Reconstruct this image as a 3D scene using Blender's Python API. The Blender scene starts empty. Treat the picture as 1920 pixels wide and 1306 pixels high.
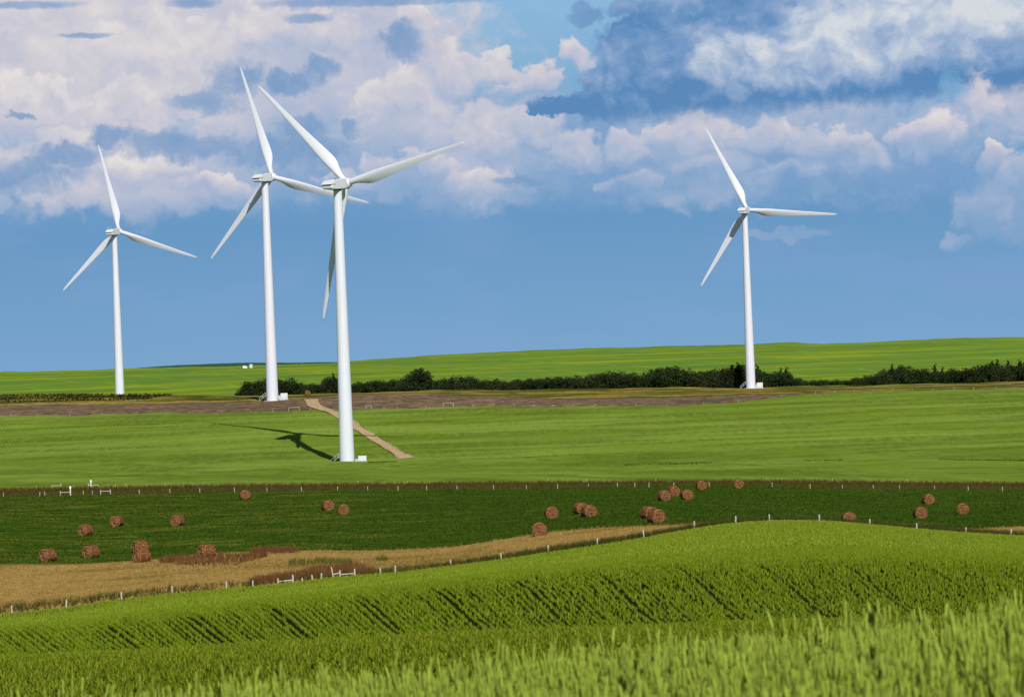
import bpy, bmesh, math, random
import numpy as np
from mathutils import Matrix, Vector

random.seed(7)
rng = np.random.default_rng(7)
scene = bpy.context.scene
COL = scene.collection
R = math.radians

# ------------------------------------------------------------------ camera
F = 6400.0            # focal length in photo pixels (1920 wide): a 120 mm lens
ROLL = R(2.03)        # the photographer held the camera slightly tilted
PITCH = 37.0 / F
EYE = 30.0            # eye height above the datum
cam_d = bpy.data.cameras.new('camera')
cam = bpy.data.objects.new('camera', cam_d)
COL.objects.link(cam)
cam_d.sensor_width = 36.0
cam_d.lens = F / 1920 * 36.0
cam_d.clip_start = 0.3
cam_d.clip_end = 40000
cam.matrix_world = (Matrix.Translation((0, 0, EYE)) @ Matrix.Rotation(R(90) + PITCH, 4, 'X')
                    @ Matrix.Rotation(-ROLL, 4, 'Z'))
cam_d.dof.use_dof = True
cam_d.dof.focus_distance = 600
cam_d.dof.aperture_fstop = 8.0
scene.camera = cam

# ------------------------------------------------------------------ light
SUN_EL, SUN_AZ = R(37.5), R(13.5)      # behind the camera, a little to its right
sd = bpy.data.lights.new('sun', 'SUN')
sd.energy = 4.2
sd.angle = R(0.5)
sd.color = (1.0, 0.95, 0.87)
sun = bpy.data.objects.new('sun', sd)
COL.objects.link(sun)
SUNV = Vector((math.sin(SUN_AZ) * math.cos(SUN_EL), -math.cos(SUN_AZ) * math.cos(SUN_EL), math.sin(SUN_EL)))
sun.rotation_euler = SUNV.to_track_quat('Z', 'Y').to_euler()
sun.location = SUNV * 200
scene.view_settings.view_transform = 'Standard'
scene.view_settings.look = 'None'
scene.view_settings.gamma = 1.0
EXPO = 0.40
scene.view_settings.exposure = EXPO
scene.cycles.max_bounces = 4
scene.cycles.diffuse_bounces = 2
scene.cycles.glossy_bounces = 2
scene.cycles.transmission_bounces = 2
scene.cycles.transparent_max_bounces = 2
scene.cycles.use_adaptive_sampling = True
scene.cycles.adaptive_threshold = 0.02


# ------------------------------------------------------------------ node helpers
class X:
    """a socket with arithmetic, for writing node trees as formulas"""
    def __init__(self, nt, s): self.nt, self.s = nt, s
    def _m(self, op, *a, clamp=False):
        n = self.nt.nodes.new('ShaderNodeMath'); n.operation = op; n.use_clamp = clamp
        for i, v in enumerate((self,) + a):
            if isinstance(v, X): self.nt.links.new(v.s, n.inputs[i])
            else: n.inputs[i].default_value = v
        return X(self.nt, n.outputs[0])
    def __add__(self, o): return self._m('ADD', o)
    __radd__ = __add__
    def __sub__(self, o): return self._m('SUBTRACT', o)
    def __rsub__(self, o): return (self * -1.0) + o
    def __mul__(self, o): return self._m('MULTIPLY', o)
    __rmul__ = __mul__
    def __truediv__(self, o): return self._m('DIVIDE', o)
    def max(self, o): return self._m('MAXIMUM', o)
    def min(self, o): return self._m('MINIMUM', o)
    def smax(self, o, k=0.2): return self._m('SMOOTH_MAX', o, k)
    def pow(self, o): return self._m('POWER', o)
    def clamp(self): return self._m('ADD', 0.0, clamp=True)
    def step(self, a, b, lo=0.0, hi=1.0, smooth=True):
        n = self.nt.nodes.new('ShaderNodeMapRange')
        n.interpolation_type = 'SMOOTHSTEP' if smooth else 'LINEAR'
        self.nt.links.new(self.s, n.inputs[0])
        for i, v in enumerate((a, b, lo, hi)):
            if isinstance(v, X): self.nt.links.new(v.s, n.inputs[1 + i])
            else: n.inputs[1 + i].default_value = v
        return X(self.nt, n.outputs[0])


def vec(nt, x, y, z=0.0):
    n = nt.nodes.new('ShaderNodeCombineXYZ')
    for i, v in enumerate((x, y, z)):
        if isinstance(v, X): nt.links.new(v.s, n.inputs[i])
        else: n.inputs[i].default_value = v
    return X(nt, n.outputs[0])


def vmath(nt, op, a, b=None, scale=None):
    n = nt.nodes.new('ShaderNodeVectorMath'); n.operation = op
    for i, v in enumerate((a, b)):
        if v is None: continue
        if isinstance(v, X): nt.links.new(v.s, n.inputs[i])
        else: n.inputs[i].default_value = v
    if scale is not None:
        n.inputs['Scale'].default_value = scale
    return X(nt, n.outputs['Value'] if op in ('DOT_PRODUCT', 'LENGTH') else n.outputs[0])


def noise(nt, v, scale, detail=6, rough=0.55, dist=0.0, lac=2.0, col=False, dim='3D'):
    n = nt.nodes.new('ShaderNodeTexNoise')
    n.noise_dimensions = dim
    n.inputs['Scale'].default_value = scale
    n.inputs['Detail'].default_value = detail
    n.inputs['Roughness'].default_value = rough
    n.inputs['Lacunarity'].default_value = lac
    n.inputs['Distortion'].default_value = dist
    if v is not None: nt.links.new(v.s, n.inputs['Vector'])
    return X(nt, n.outputs['Color' if col else 'Fac'])


def mixc(nt, f, a, b, mode='MIX'):
    n = nt.nodes.new('ShaderNodeMix'); n.data_type = 'RGBA'; n.blend_type = mode
    for idx, v in ((0, f), (6, a), (7, b)):
        if isinstance(v, X): nt.links.new(v.s, n.inputs[idx])
        elif idx == 0: n.inputs[0].default_value = v
        else: n.inputs[idx].default_value = (*v, 1.0)
    return X(nt, n.outputs[2])


def srgb(r, g, b, k=1.0):
    def l(c):
        c /= 255.0
        return (c / 12.92 if c <= 0.04045 else ((c + 0.055) / 1.055) ** 2.4) * k
    return (l(r), l(g), l(b))


# ------------------------------------------------------------------ pixel -> ray (true, un-rolled)
cr, sr = math.cos(ROLL), math.sin(ROLL)
def ray(x, y):
    xc, yc = np.asarray(x, float) - 960.0, 653.0 - np.asarray(y, float)
    return xc * cr + yc * sr, -xc * sr + yc * cr + 37.0


# ------------------------------------------------------------------ sky
def build_sky():
    w = bpy.data.worlds.new('World'); scene.world = w; w.use_nodes = True
    nt = w.node_tree; nt.nodes.clear()
    out = nt.nodes.new('ShaderNodeOutputWorld')
    sky = nt.nodes.new('ShaderNodeTexSky'); sky.sky_type = 'NISHITA'; sky.sun_disc = False
    sky.sun_elevation = SUN_EL
    sky.sun_rotation = math.pi - SUN_AZ
    sky.altitude = 700; sky.air_density = 1.0; sky.dust_density = 0.6; sky.ozone_density = 2.0
    bg1 = nt.nodes.new('ShaderNodeBackground'); bg1.inputs[1].default_value = 0.05
    nt.links.new(sky.outputs[0], bg1.inputs[0])
    tc = nt.nodes.new('ShaderNodeTexCoord')
    sep = nt.nodes.new('ShaderNodeSeparateXYZ'); nt.links.new(tc.outputs['Generated'], sep.inputs[0])
    dx, dy, dz = (X(nt, sep.outputs[i]) for i in range(3))
    K = F / 100.0
    u = dx._m('ARCTAN2', dy) * K           # hundreds of photo pixels round the horizon
    v = dz._m('ARCSINE') * K               # and above it
    p = vec(nt, u, v, 0.0)
    k = 2 ** -EXPO

    def nz(v_, scale, detail, rough, col=False):
        return noise(nt, v_, scale, detail, rough, col=col, dim='2D')
    # turbulence that bends every outline
    w1 = nz(p, 0.50, 3, 0.5, True)
    w2 = nz(p, 2.0, 6, 0.62, True)
    half = (0.5, 0.5, 0.5)
    wa = vmath(nt, 'SCALE', vmath(nt, 'SUBTRACT', w1, half), scale=1.2)
    wb = vmath(nt, 'SCALE', vmath(nt, 'SUBTRACT', w2, half), scale=0.55)
    q = vmath(nt, 'ADD', p, vmath(nt, 'ADD', wa, wb))
    qs = vmath(nt, 'ADD', p, vmath(nt, 'SCALE', wb, scale=0.9))

    groups = {}
    def blobs(lst, co=q, kk=0.15):
        """smooth union of ellipses (photo pixel centre, radii) as a node group: 1 inside, 0 on the outline"""
        key = (tuple(lst), kk)
        if key not in groups:
            g_ = bpy.data.node_groups.new('cloud_heap', 'ShaderNodeTree')
            g_.interface.new_socket('Vector', in_out='INPUT', socket_type='NodeSocketVector')
            g_.interface.new_socket('Value', in_out='OUTPUT', socket_type='NodeSocketFloat')
            gi, go = g_.nodes.new('NodeGroupInput'), g_.nodes.new('NodeGroupOutput')
            src = X(g_, gi.outputs[0]); acc = None
            for (x, y, rx, ry) in lst:
                cu, cv = ray(x, y)
                d = vmath(g_, 'MULTIPLY', vmath(g_, 'SUBTRACT', src, (cu / 100, cv / 100, 0)), (100 / rx, 100 / ry, 0))
                g = 1.0 - vmath(g_, 'DOT_PRODUCT', d, d)
                acc = g if acc is None else acc.smax(g, kk)
            g_.links.new(acc.s, go.inputs[0]); groups[key] = g_
        n = nt.nodes.new('ShaderNodeGroup'); n.node_tree = groups[key]
        nt.links.new(co.s, n.inputs[0])
        return X(nt, n.outputs[0])

    # heaped billows, each compared with itself shifted towards the light (high, to the right)
    def billow(co, sc_, det, rough, sh=0.3):
        a = nz(co, sc_, det, rough)
        b = nz(vmath(nt, 'ADD', co, (sh * 0.4 / sc_, sh / sc_, 0.0)), sc_, det, rough)
        return a, a - b
    flat_p = vmath(nt, 'MULTIPLY', vmath(nt, 'ADD', p, vmath(nt, 'SCALE', wa, scale=0.5)), (0.55, 1.0, 1.0))
    n1, e1 = billow(flat_p, 0.75, 8, 0.55, 0.35)
    n2, e2 = billow(vmath(nt, 'MULTIPLY', qs, (0.8, 1.0, 1.0)), 1.9, 7, 0.58, 0.35)
    fine = nz(p, 3.6, 6, 0.62)
    vo = nt.nodes.new('ShaderNodeTexVoronoi'); vo.voronoi_dimensions = '2D'; vo.feature = 'SMOOTH_F1'
    vo.inputs['Scale'].default_value = 1.7; vo.inputs['Smoothness'].default_value = 0.25
    vo.inputs['Detail'].default_value = 2.0; vo.inputs['Roughness'].default_value = 0.5
    nt.links.new(q.s, vo.inputs['Vector'])
    puff = 0.40 - X(nt, vo.outputs['Distance'])
    relief = e1 * 1.10 + e2 * 0.55 + puff * 0.30
    broad = nz(vmath(nt, 'MULTIPLY', p, (0.7, 1.0, 1.0)), 0.30, 3, 0.45)

    # far blue rain haze along the horizon, clearer blue above
    t = v.step(0.0, 7.0, smooth=False)
    ramp = nt.nodes.new('ShaderNodeValToRGB'); nt.links.new(t.s, ramp.inputs[0])
    el = ramp.color_ramp.elements
    el[0].position = 0.0; el[0].color = (*srgb(124, 166, 205, k), 1)
    el[1].position = 1.0; el[1].color = (*srgb(142, 188, 222, k), 1)
    for pos_, c in ((0.16, (116, 161, 202)), (0.40, (104, 152, 196)), (0.62, (114, 161, 203)), (0.85, (134, 180, 214))):
        e = el.new(pos_); e.color = (*srgb(*c, k), 1)
    col = X(nt, ramp.outputs[0])
    low = nz(vmath(nt, 'MULTIPLY', p, (0.35, 1.2, 1)), 0.8, 4, 0.5)
    col = mixc(nt, low.step(0.42, 0.75) * 0.22, col, srgb(136, 166, 213, k))

    def layer(col, alpha, shade, stops):
        r_ = nt.nodes.new('ShaderNodeValToRGB'); nt.links.new(shade.s, r_.inputs[0])
        e_ = r_.color_ramp.elements
        e_[0].position = stops[0][0]; e_[0].color = (*srgb(*stops[0][1], k), 1)
        e_[1].position = stops[-1][0]; e_[1].color = (*srgb(*stops[-1][1], k), 1)
        for po, c in stops[1:-1]:
            a = e_.new(po); a.color = (*srgb(*c, k), 1)
        return mixc(nt, alpha, col, X(nt, r_.outputs[0]))

    # 1: the tall cloud bank far behind: a soft sheet, then heaped puffs lit from above in front of it;
    #    it goes on round the horizon by noise
    SHEET = [(120, 60, 600, 300), (600, 150, 420, 250), (300, 330, 520, 95), (900, 280, 380, 135), (1400, 280, 560, 140), (1890, 160, 120, 140), (1490, 458, 95, 14), (1880, 400, 110, 80)]
    sheet = blobs(SHEET)
    outside = (u * 1.0)._m('ABSOLUTE').step(10.8, 14.0)
    above = v.step(7.4, 10.0)
    gen = (nz(vmath(nt, 'MULTIPLY', p, (0.22, 0.33, 1)), 0.6, 5, 0.55) - 0.50) * 5.0
    where = outside.max(above)
    gen = gen * where - 3.0 * (1.0 - where) - v.step(1.0, 3.0, 3.0, 0.0)
    dens = sheet.smax(gen, 0.2) + (n2 - 0.5) * 0.5 + puff * 0.30 + (fine - 0.5) * 0.3
    a0 = dens.step(-0.10, 0.50) * (v + (n1 - 0.5) * 1.6).step(2.3, 4.0, 0.30, 1.0)
    west = u.step(-9.6, 2.0, 0.24, 0.0)
    sh0 = v.step(2.6, 6.4, 0.20, 0.56) + west + (broad - 0.5) * 0.7 + relief * 0.45 + (n1 - 0.5) * 0.3
    CREAM = [(0.0, (128, 162, 203)), (0.25, (154, 177, 208)), (0.48, (182, 190, 212)), (0.72, (205, 203, 213)), (1.0, (229, 222, 221))]
    col = layer(col, a0, sh0, CREAM)
    HEAPS = [(300, 100, 170, 85), (490, 75, 120, 60), (620, 85, 100, 66), (800, 62, 56, 48), (850, 135, 90, 66),
             (930, 112, 58, 46), (1000, 150, 66, 54), (1062, 100, 38, 38), (715, 185, 110, 56), (810, 190, 90, 56), (890, 220, 100, 56),
             (130, 250, 80, 46), (60, 190, 120, 70), (235, 200, 100, 60), (970, 250, 90, 54), (760, 310, 120, 44), (650, 335, 90, 36),
             (1060, 275, 90, 46), (1180, 275, 100, 46), (1300, 252, 100, 46), (1420, 245, 100, 50), (1530, 265, 110, 54), (1625, 295, 90, 44),
             (1480, 330, 120, 38), (1190, 335, 110, 36), (260, 330, 120, 40), (420, 350, 110, 34), (90, 375, 120, 36), (900, 345, 90, 36),
             (1860, 318, 46, 40), (1900, 365, 85, 60), (1840, 405, 62, 44), (1795, 440, 50, 26), (1850, 180, 56, 66), (1720, 250, 80, 46), (1360, 300, 110, 44)]
    h0 = blobs(HEAPS, kk=0.12)
    h1 = blobs(HEAPS, co=vmath(nt, 'ADD', q, (0.06, 0.17, 0.0)), kk=0.12)
    emb = h0 - h1
    dh = h0 + puff * 0.55 + (n2 - 0.5) * 0.45 + (fine - 0.5) * 0.35
    soft = (emb * -1.6).clamp() * 1.0 + 0.40
    a1 = dh.step(-0.02, soft) * v.step(2.4, 4.2, 0.42, 0.95)
    sh1 = v.step(2.7, 5.0, 0.26, 0.61) + west * 0.8 + emb * 0.42 + relief * 0.55 + (broad - 0.5) * 0.35 + (fine - 0.5) * 0.12
    col = layer(col, a1, sh1, CREAM)

    # 2: nearer, shaded blue-grey scraps in front of the bank
    scraps = blobs([(395, 195, 85, 34), (450, 150, 62, 48), (540, 165, 60, 30), (590, 140, 42, 32), (330, 275, 160, 34), (520, 280, 175, 36),
                    (560, 240, 70, 24), (655, 240, 30, 24), (215, 262, 60, 30), (750, 85, 78, 44), (60, 340, 150, 42), (52, 222, 30, 11),
                    (955, 338, 60, 16), (130, 300, 90, 34), (1090, 28, 40, 26), (1170, 14, 50, 18)],
                   co=vmath(nt, 'ADD', p, vmath(nt, 'ADD', vmath(nt, 'SCALE', wa, scale=0.35), wb)), kk=0.1)
    d2 = scraps + (n2 - 0.5) * 0.8 + puff * 0.5 + (fine - 0.5) * 0.6
    streaks = blobs([(60, 18, 110, 9), (362, 10, 60, 13), (165, 73, 70, 6), (740, 4, 300, 12), (575, 38, 60, 12)],
                    co=vmath(nt, 'ADD', p, vmath(nt, 'MULTIPLY', wb, (1.0, 0.22, 0.0))), kk=0.1)
    a2 = (d2.step(-0.10, 0.70) * 0.80).max(streaks.step(-0.1, 0.9) * 0.75)
    sh2 = relief * 0.9 + (n1 - 0.5) * 0.5 + 0.44
    col = layer(col, a2, sh2, [(0.0, (104, 147, 194)), (0.45, (126, 160, 201)), (1.0, (170, 184, 209))])

    # 3: the big nearer cumulus at the right with a flat blue base
    big = blobs([(1240, 110, 160, 130), (1200, 150, 130, 80), (1480, 60, 350, 150), (1760, 50, 260, 135), (1120, 195, 140, 30), (1030, 205, 50, 14),
                 (1320, 190, 280, 60), (1620, 165, 210, 60), (1890, 110, 60, 120)], co=qs, kk=0.25)
    base_v = v - (u * 0.030 + 4.47)
    d3 = big + (n2 - 0.5) * 0.7 + puff * 0.5 + (fine - 0.5) * 0.35
    a3 = d3.step(-0.10, 0.34) * (base_v + (fine - 0.5) * 0.35).step(-0.16, 0.24)
    lit = blobs([(1335, 140, 62, 55), (1430, 115, 90, 50), (1520, 120, 110, 50), (1620, 100, 120, 60), (1700, 50, 220, 90),
                 (1860, 30, 120, 70)], co=q, kk=0.3).max(-0.5)
    sh3 = lit.step(-0.5, 0.7, -0.02, 0.48) + relief * 0.95 + base_v.step(-0.05, 0.9, -0.32, 0.10) + 0.26 + (n1 - 0.5) * 0.35
    col = layer(col, a3, sh3, [(0.0, (90, 137, 186)), (0.25, (118, 154, 197)), (0.5, (148, 172, 206)),
                               (0.75, (182, 196, 216)), (1.0, (212, 217, 224))])

    bg2 = nt.nodes.new('ShaderNodeBackground'); nt.links.new(col.s, bg2.inputs[0]); bg2.inputs[1].default_value = 1.0
    # higher up, the clear Nishita sky
    fac = 1.0 - v.step(9.0, 22.0)
    mx = nt.nodes.new('ShaderNodeMixShader')
    nt.links.new(fac.s, mx.inputs[0]); nt.links.new(bg1.outputs[0], mx.inputs[1]); nt.links.new(bg2.outputs[0], mx.inputs[2])
    nt.links.new(mx.outputs[0], out.inputs[0])
    w.cycles.sampling_method = 'NONE'
build_sky()


# ------------------------------------------------------------------ terrain
def pchip_slopes(xk, yk):
    h = np.diff(xk, axis=-1); d = np.diff(yk, axis=-1) / h
    m = np.zeros_like(yk)
    w1 = 2 * h[..., 1:] + h[..., :-1]; w2 = h[..., 1:] + 2 * h[..., :-1]
    ok = d[..., 1:] * d[..., :-1] > 0
    with np.errstate(divide='ignore', invalid='ignore'):
        mm = (w1 + w2) / (w1 / d[..., :-1] + w2 / d[..., 1:])
    m[..., 1:-1] = np.where(ok, mm, 0)
    m[..., 0] = d[..., 0]; m[..., -1] = d[..., -1]
    return m
def hermite(t, h, y0, y1, m0, m1):
    t2, t3 = t * t, t * t * t
    return (2*t3-3*t2+1)*y0 + (t3-2*t2+t)*h*m0 + (-2*t3+3*t2)*y1 + (t3-t2)*h*m1
class Curve:
    def __init__(self, xs, ys):
        self.x = np.array(xs, float); self.y = np.array(ys, float)
        self.m = pchip_slopes(self.x, self.y)
    def __call__(self, x):
        x = np.clip(x, self.x[0], self.x[-1])
        i = np.clip(np.searchsorted(self.x, x) - 1, 0, len(self.x) - 2)
        h = self.x[i+1] - self.x[i]
        return hermite((x - self.x[i]) / h, h, self.y[i], self.y[i+1], self.m[i], self.m[i+1])

ROWS = []   # (key, D(u), z(u)) near to far; z relative to the eye
def row_z(key, D, zl, zr):
    ROWS.append((key, lambda u, D=D: np.full_like(u, D, dtype=float),
                 lambda u, zl=zl, zr=zr: zl + (zr - zl) * np.clip((u + 960) / 1920, -0.4, 1.4)))
def row_p(key, pts, D, drop=0.0):
    us, es = ray([p[0] for p in pts], [p[1] for p in pts])
    c = Curve(us, es)
    if isinstance(D, (int, float)):
        Df = lambda u, D=D: np.full_like(u, D, dtype=float)
    else:
        ud, _ = ray([d[0] for d in D], [900] * len(D)); cd = Curve(ud, [d[1] for d in D]); Df = cd
    ROWS.append((key, Df, lambda u, c=c, Df=Df: c(u) * Df(u) / F - drop))

row_z('near', 1.5, -1.72, -1.70)
row_z('a', 8, -1.86, -1.78)
row_z('b', 14, -2.22, -1.93)
row_z('wheat_end', 20, -2.68, -2.30)
row_z('c', 30, -3.70, -3.40)
LIP = [(-60, 1237), (0, 1233), (300, 1217), (600, 1199), (900, 1184), (1300, 1168), (1920, 1150)]
row_p('d', [(x, y + 24) for x, y in LIP], 45, 0.09)
row_p('lip', LIP, 60, 0.09)
row_z('dip1', 80, -8.0, -7.4)
row_z('dip2', 112, -10.8, -9.6)
row_p('bank_foot', [(x, y + 6) for x, y in LIP], 138, 0.17)
BTOP = [(-60, 1186), (0, 1183), (150, 1173), (300, 1155), (430, 1140), (560, 1124), (700, 1108), (900, 1087), (1100, 1066),
        (1300, 1054), (1500, 1047), (1700, 1047), (1920, 1052)]
row_p('bank_top', BTOP, 149, 0.17)
FENCE = [(-60, 1154), (0, 1148), (122, 1135), (225, 1120), (322, 1109), (424, 1100), (530, 1090), (640, 1077), (740, 1069), (845, 1057),
         (940, 1045), (1027, 1032), (1120, 1018), (1208, 1004), (1302, 988), (1380, 978), (1443, 974), (1537, 974), (1632, 981),
         (1720, 989), (1812, 996), (1920, 1002)]
def lerp_rows(f): return [(x, y + f * (float(np.interp(x, [q[0] for q in FENCE], [q[1] for q in FENCE])) - y)) for x, y in BTOP]
row_p('brow', lerp_rows(0.22), 162, 0.17)
row_p('ridge_mid', lerp_rows(0.62), 225, 0.17)
row_p('fence', [(x, y + 1) for x, y in FENCE], [(0, 290), (480, 298), (960, 305), (1440, 310), (1920, 310)], 0.17)
row_p('hay_near', [(0, 1056), (150, 1056), (270, 1049), (400, 1036), (560, 1031), (700, 1031), (830, 1026), (930, 1013), (1060, 996),
                   (1200, 986), (1340, 981), (1440, 983), (1560, 992), (1700, 994), (1800, 992), (1920, 987)],
      [(0, 365), (700, 370), (1000, 360), (1300, 345), (1500, 355), (1920, 375)])
row_p('hay_far', [(0, 931), (200, 927), (480, 923), (745, 919), (985, 917), (1190, 913), (1330, 912), (1445, 913), (1520, 916),
                  (1730, 919), (1920, 921)], 550)
row_p('verge_far', [(0, 918), (240, 913), (480, 909), (700, 906), (960, 904), (1200, 903), (1440, 902), (1700, 904), (1920, 905)], 590)
row_p('mid', [(0, 885), (480, 886), (960, 881), (1440, 876), (1920, 872)], 760)
row_p('t1', [(0, 866), (300, 867), (651, 866), (900, 862), (1200, 857), (1500, 850), (1920, 842)], 960)
row_p('field_far', [(0, 778), (240, 776), (400, 774), (570, 769), (700, 765), (900, 762), (1100, 760), (1300, 757), (1480, 744),
                    (1600, 736), (1750, 732.5), (1920, 727)], [(0, 1130), (1200, 1130), (1600, 1180), (1920, 1190)])
row_p('plough_far', [(0, 761), (150, 757.5), (240, 755), (350, 753), (450, 750), (511, 749), (560, 746), (650, 741), (700, 739), (850, 742),
                     (960, 744), (1100, 745), (1300, 742.5), (1440, 740), (1520, 738), (1600, 734), (1750, 730.8), (1920, 725.4)], 1205)
row_p('crest', [(0, 741), (240, 740.5), (380, 742), (460, 743.5), (600, 741.5), (700, 737.5), (850, 738), (960, 739), (1200, 737),
                (1400, 733.5), (1480, 731.5), (1600, 729.5), (1920, 722)], 1290)
row_p('belt', [(0, 757), (240, 757), (380, 749), (450, 742), (600, 739), (700, 736.5), (800, 733), (960, 730.5), (1100, 729.5),
               (1300, 728), (1420, 727.5), (1500, 724), (1600, 723), (1800, 719), (1920, 716)], 1500)
row_p('hill_foot', [(0, 737), (240, 737), (450, 736), (960, 725), (1408, 720), (1920, 708)], 1800)
row_p('hill_top', [(0, 698), (150, 695), (240, 691.5), (350, 688.5), (440, 686.5), (530, 684), (620, 681.5), (660, 678), (720, 673),
                   (800, 668), (900, 662.5), (1000, 657), (1200, 651), (1300, 648.5), (1400, 646), (1480, 643), (1560, 645),
                   (1650, 641), (1800, 634), (1920, 632)], 3000)
ROWS.append(('hill_back', lambda u: np.full_like(u, 3500.0), lambda u: ROWS[-4][2](u) - 16.0))
_top = ROWS[-2]
ROWS[-1] = ('hill_back', lambda u: np.full_like(u, 3500.0), lambda u, t=_top: t[2](u) - 14.0)
row_p('ridge', [(0, 697.5), (100, 696.5), (200, 692.5), (250, 690), (330, 684.5), (420, 680.5), (520, 679.5), (640, 679), (760, 680), (1100, 682), (1920, 660)], 5200)
row_z('end', 12000, -70, -70)

_w = [(rng.uniform(0, 6.28), rng.uniform(0, 6.28), f) for f in np.geomspace(1/95, 1/18, 9)]
_AD = [0, 20, 60, 140, 300, 365, 550, 620, 800, 1120, 1300, 1800, 3000, 6000]
_AA = [0, .02, .02, .05, .05, .10, .08, .10, .75, .60, .25, .9, .6, .4]
def undul(Xc, Yc):
    a = np.interp(Yc, _AD, _AA)
    s = 0
    for th, ph, f in _w:
        s = s + np.sin((Xc * math.cos(th) + Yc * math.sin(th)) * f * 6.283 + ph) * (0.012 / f) ** 0.7
    return a * s * 0.33
def terrain_uD(u, D):
    """ground height (relative to the eye) at azimuth u and depth D, numpy arrays"""
    u = np.asarray(u, float); D = np.asarray(D, float)
    Dk = np.stack([r[1](u) for r in ROWS], -1); zk = np.stack([r[2](u) for r in ROWS], -1)
    m = pchip_slopes(Dk, zk)
    i = np.clip((D[..., None] >= Dk).sum(-1) - 1, 0, len(ROWS) - 2)
    g = lambda A, j: np.take_along_axis(A, j[..., None], -1)[..., 0]
    d0, d1 = g(Dk, i), g(Dk, i + 1)
    h = d1 - d0; t = np.clip((D - d0) / h, 0, 1)
    return hermite(t, h, g(zk, i), g(zk, i + 1), g(m, i), g(m, i + 1)) + undul(u * D / F, D)
def ground(Xc, Yc):
    Xc = np.asarray(Xc, float); Yc = np.asarray(Yc, float)
    return terrain_uD(np.clip(Xc / Yc * F, -12000, 12000), Yc) + EYE
def place(x, y, d0, d1, lift=0.0):
    """the ground point seen at photo pixel (x, y) between depths d0 and d1"""
    u, e = ray(x, y)
    D = np.linspace(d0, d1, 900)
    z = terrain_uD(np.full_like(D, float(u)), D)
    diff = z - e * D / F
    k = np.argmax(diff >= 0) if (diff >= 0).any() else int(np.argmax(diff))
    return Vector((float(u) * D[k] / F, D[k], z[k] + EYE + lift))
def ROWD(key, u):
    for r in ROWS:
        if r[0] == key: return r[1](np.asarray(u, float))


# ------------------------------------------------------------------ materials
MATS = {}
def new_mat(name):
    m = bpy.data.materials.new(name); m.use_nodes = True
    nt = m.node_tree
    b = nt.nodes['Principled BSDF']; b.inputs['Roughness'].default_value = 0.9
    b.inputs['Specular IOR Level'].default_value = 0.0
    MATS[name] = m
    return m, nt, b
def setc(nt, b, c):
    if isinstance(c, X): nt.links.new(c.s, b.inputs['Base Color'])
    else: b.inputs['Base Color'].default_value = (*c, 1)
def pos(nt):
    g = nt.nodes.new('ShaderNodeNewGeometry'); return X(nt, g.outputs['Position'])
def obj_co(nt):
    g = nt.nodes.new('ShaderNodeTexCoord'); return X(nt, g.outputs['Object'])
def sc(nt, v, x, y, z=1.0): return vmath(nt, 'MULTIPLY', v, (x, y, z))
def rotz(nt, v, ang):
    n = nt.nodes.new('ShaderNodeVectorRotate'); n.rotation_type = 'Z_AXIS'
    nt.links.new(v.s, n.inputs['Vector']); n.inputs['Angle'].default_value = ang
    return X(nt, n.outputs[0])
def bump(nt, b, h, dist, strength=1.0):
    n = nt.nodes.new('ShaderNodeBump'); n.inputs['Distance'].default_value = dist; n.inputs['Strength'].default_value = strength
    nt.links.new(h.s, n.inputs['Height']); nt.links.new(n.outputs[0], b.inputs['Normal'])
def wave(nt, v, scale, dist=0.0, dscale=1.0, detail=2):
    n = nt.nodes.new('ShaderNodeTexWave'); n.wave_type = 'BANDS'; n.bands_direction = 'X'
    n.inputs['Scale'].default_value = scale; n.inputs['Distortion'].default_value = dist
    n.inputs['Detail'].default_value = detail; n.inputs['Detail Scale'].default_value = dscale
    nt.links.new(v.s, n.inputs['Vector'])
    return X(nt, n.outputs['Fac'])

def flat(name, c, rough=0.8, var=0.12, scale=3.0, metal=0.0):
    m, nt, b = new_mat(name)
    n = noise(nt, obj_co(nt), scale, 5, 0.6)
    setc(nt, b, mixc(nt, n.step(0.3, 0.7), tuple(x * (1 - var) for x in c), tuple(min(1, x * (1 + var)) for x in c)))
    b.inputs['Roughness'].default_value = rough; b.inputs['Metallic'].default_value = metal
    b.inputs['Specular IOR Level'].default_value = 0.3 if rough < 0.7 else 0.05
    return m

ROW_ANG = R(16)    # drill rows of the near crop run away to the left

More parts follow.
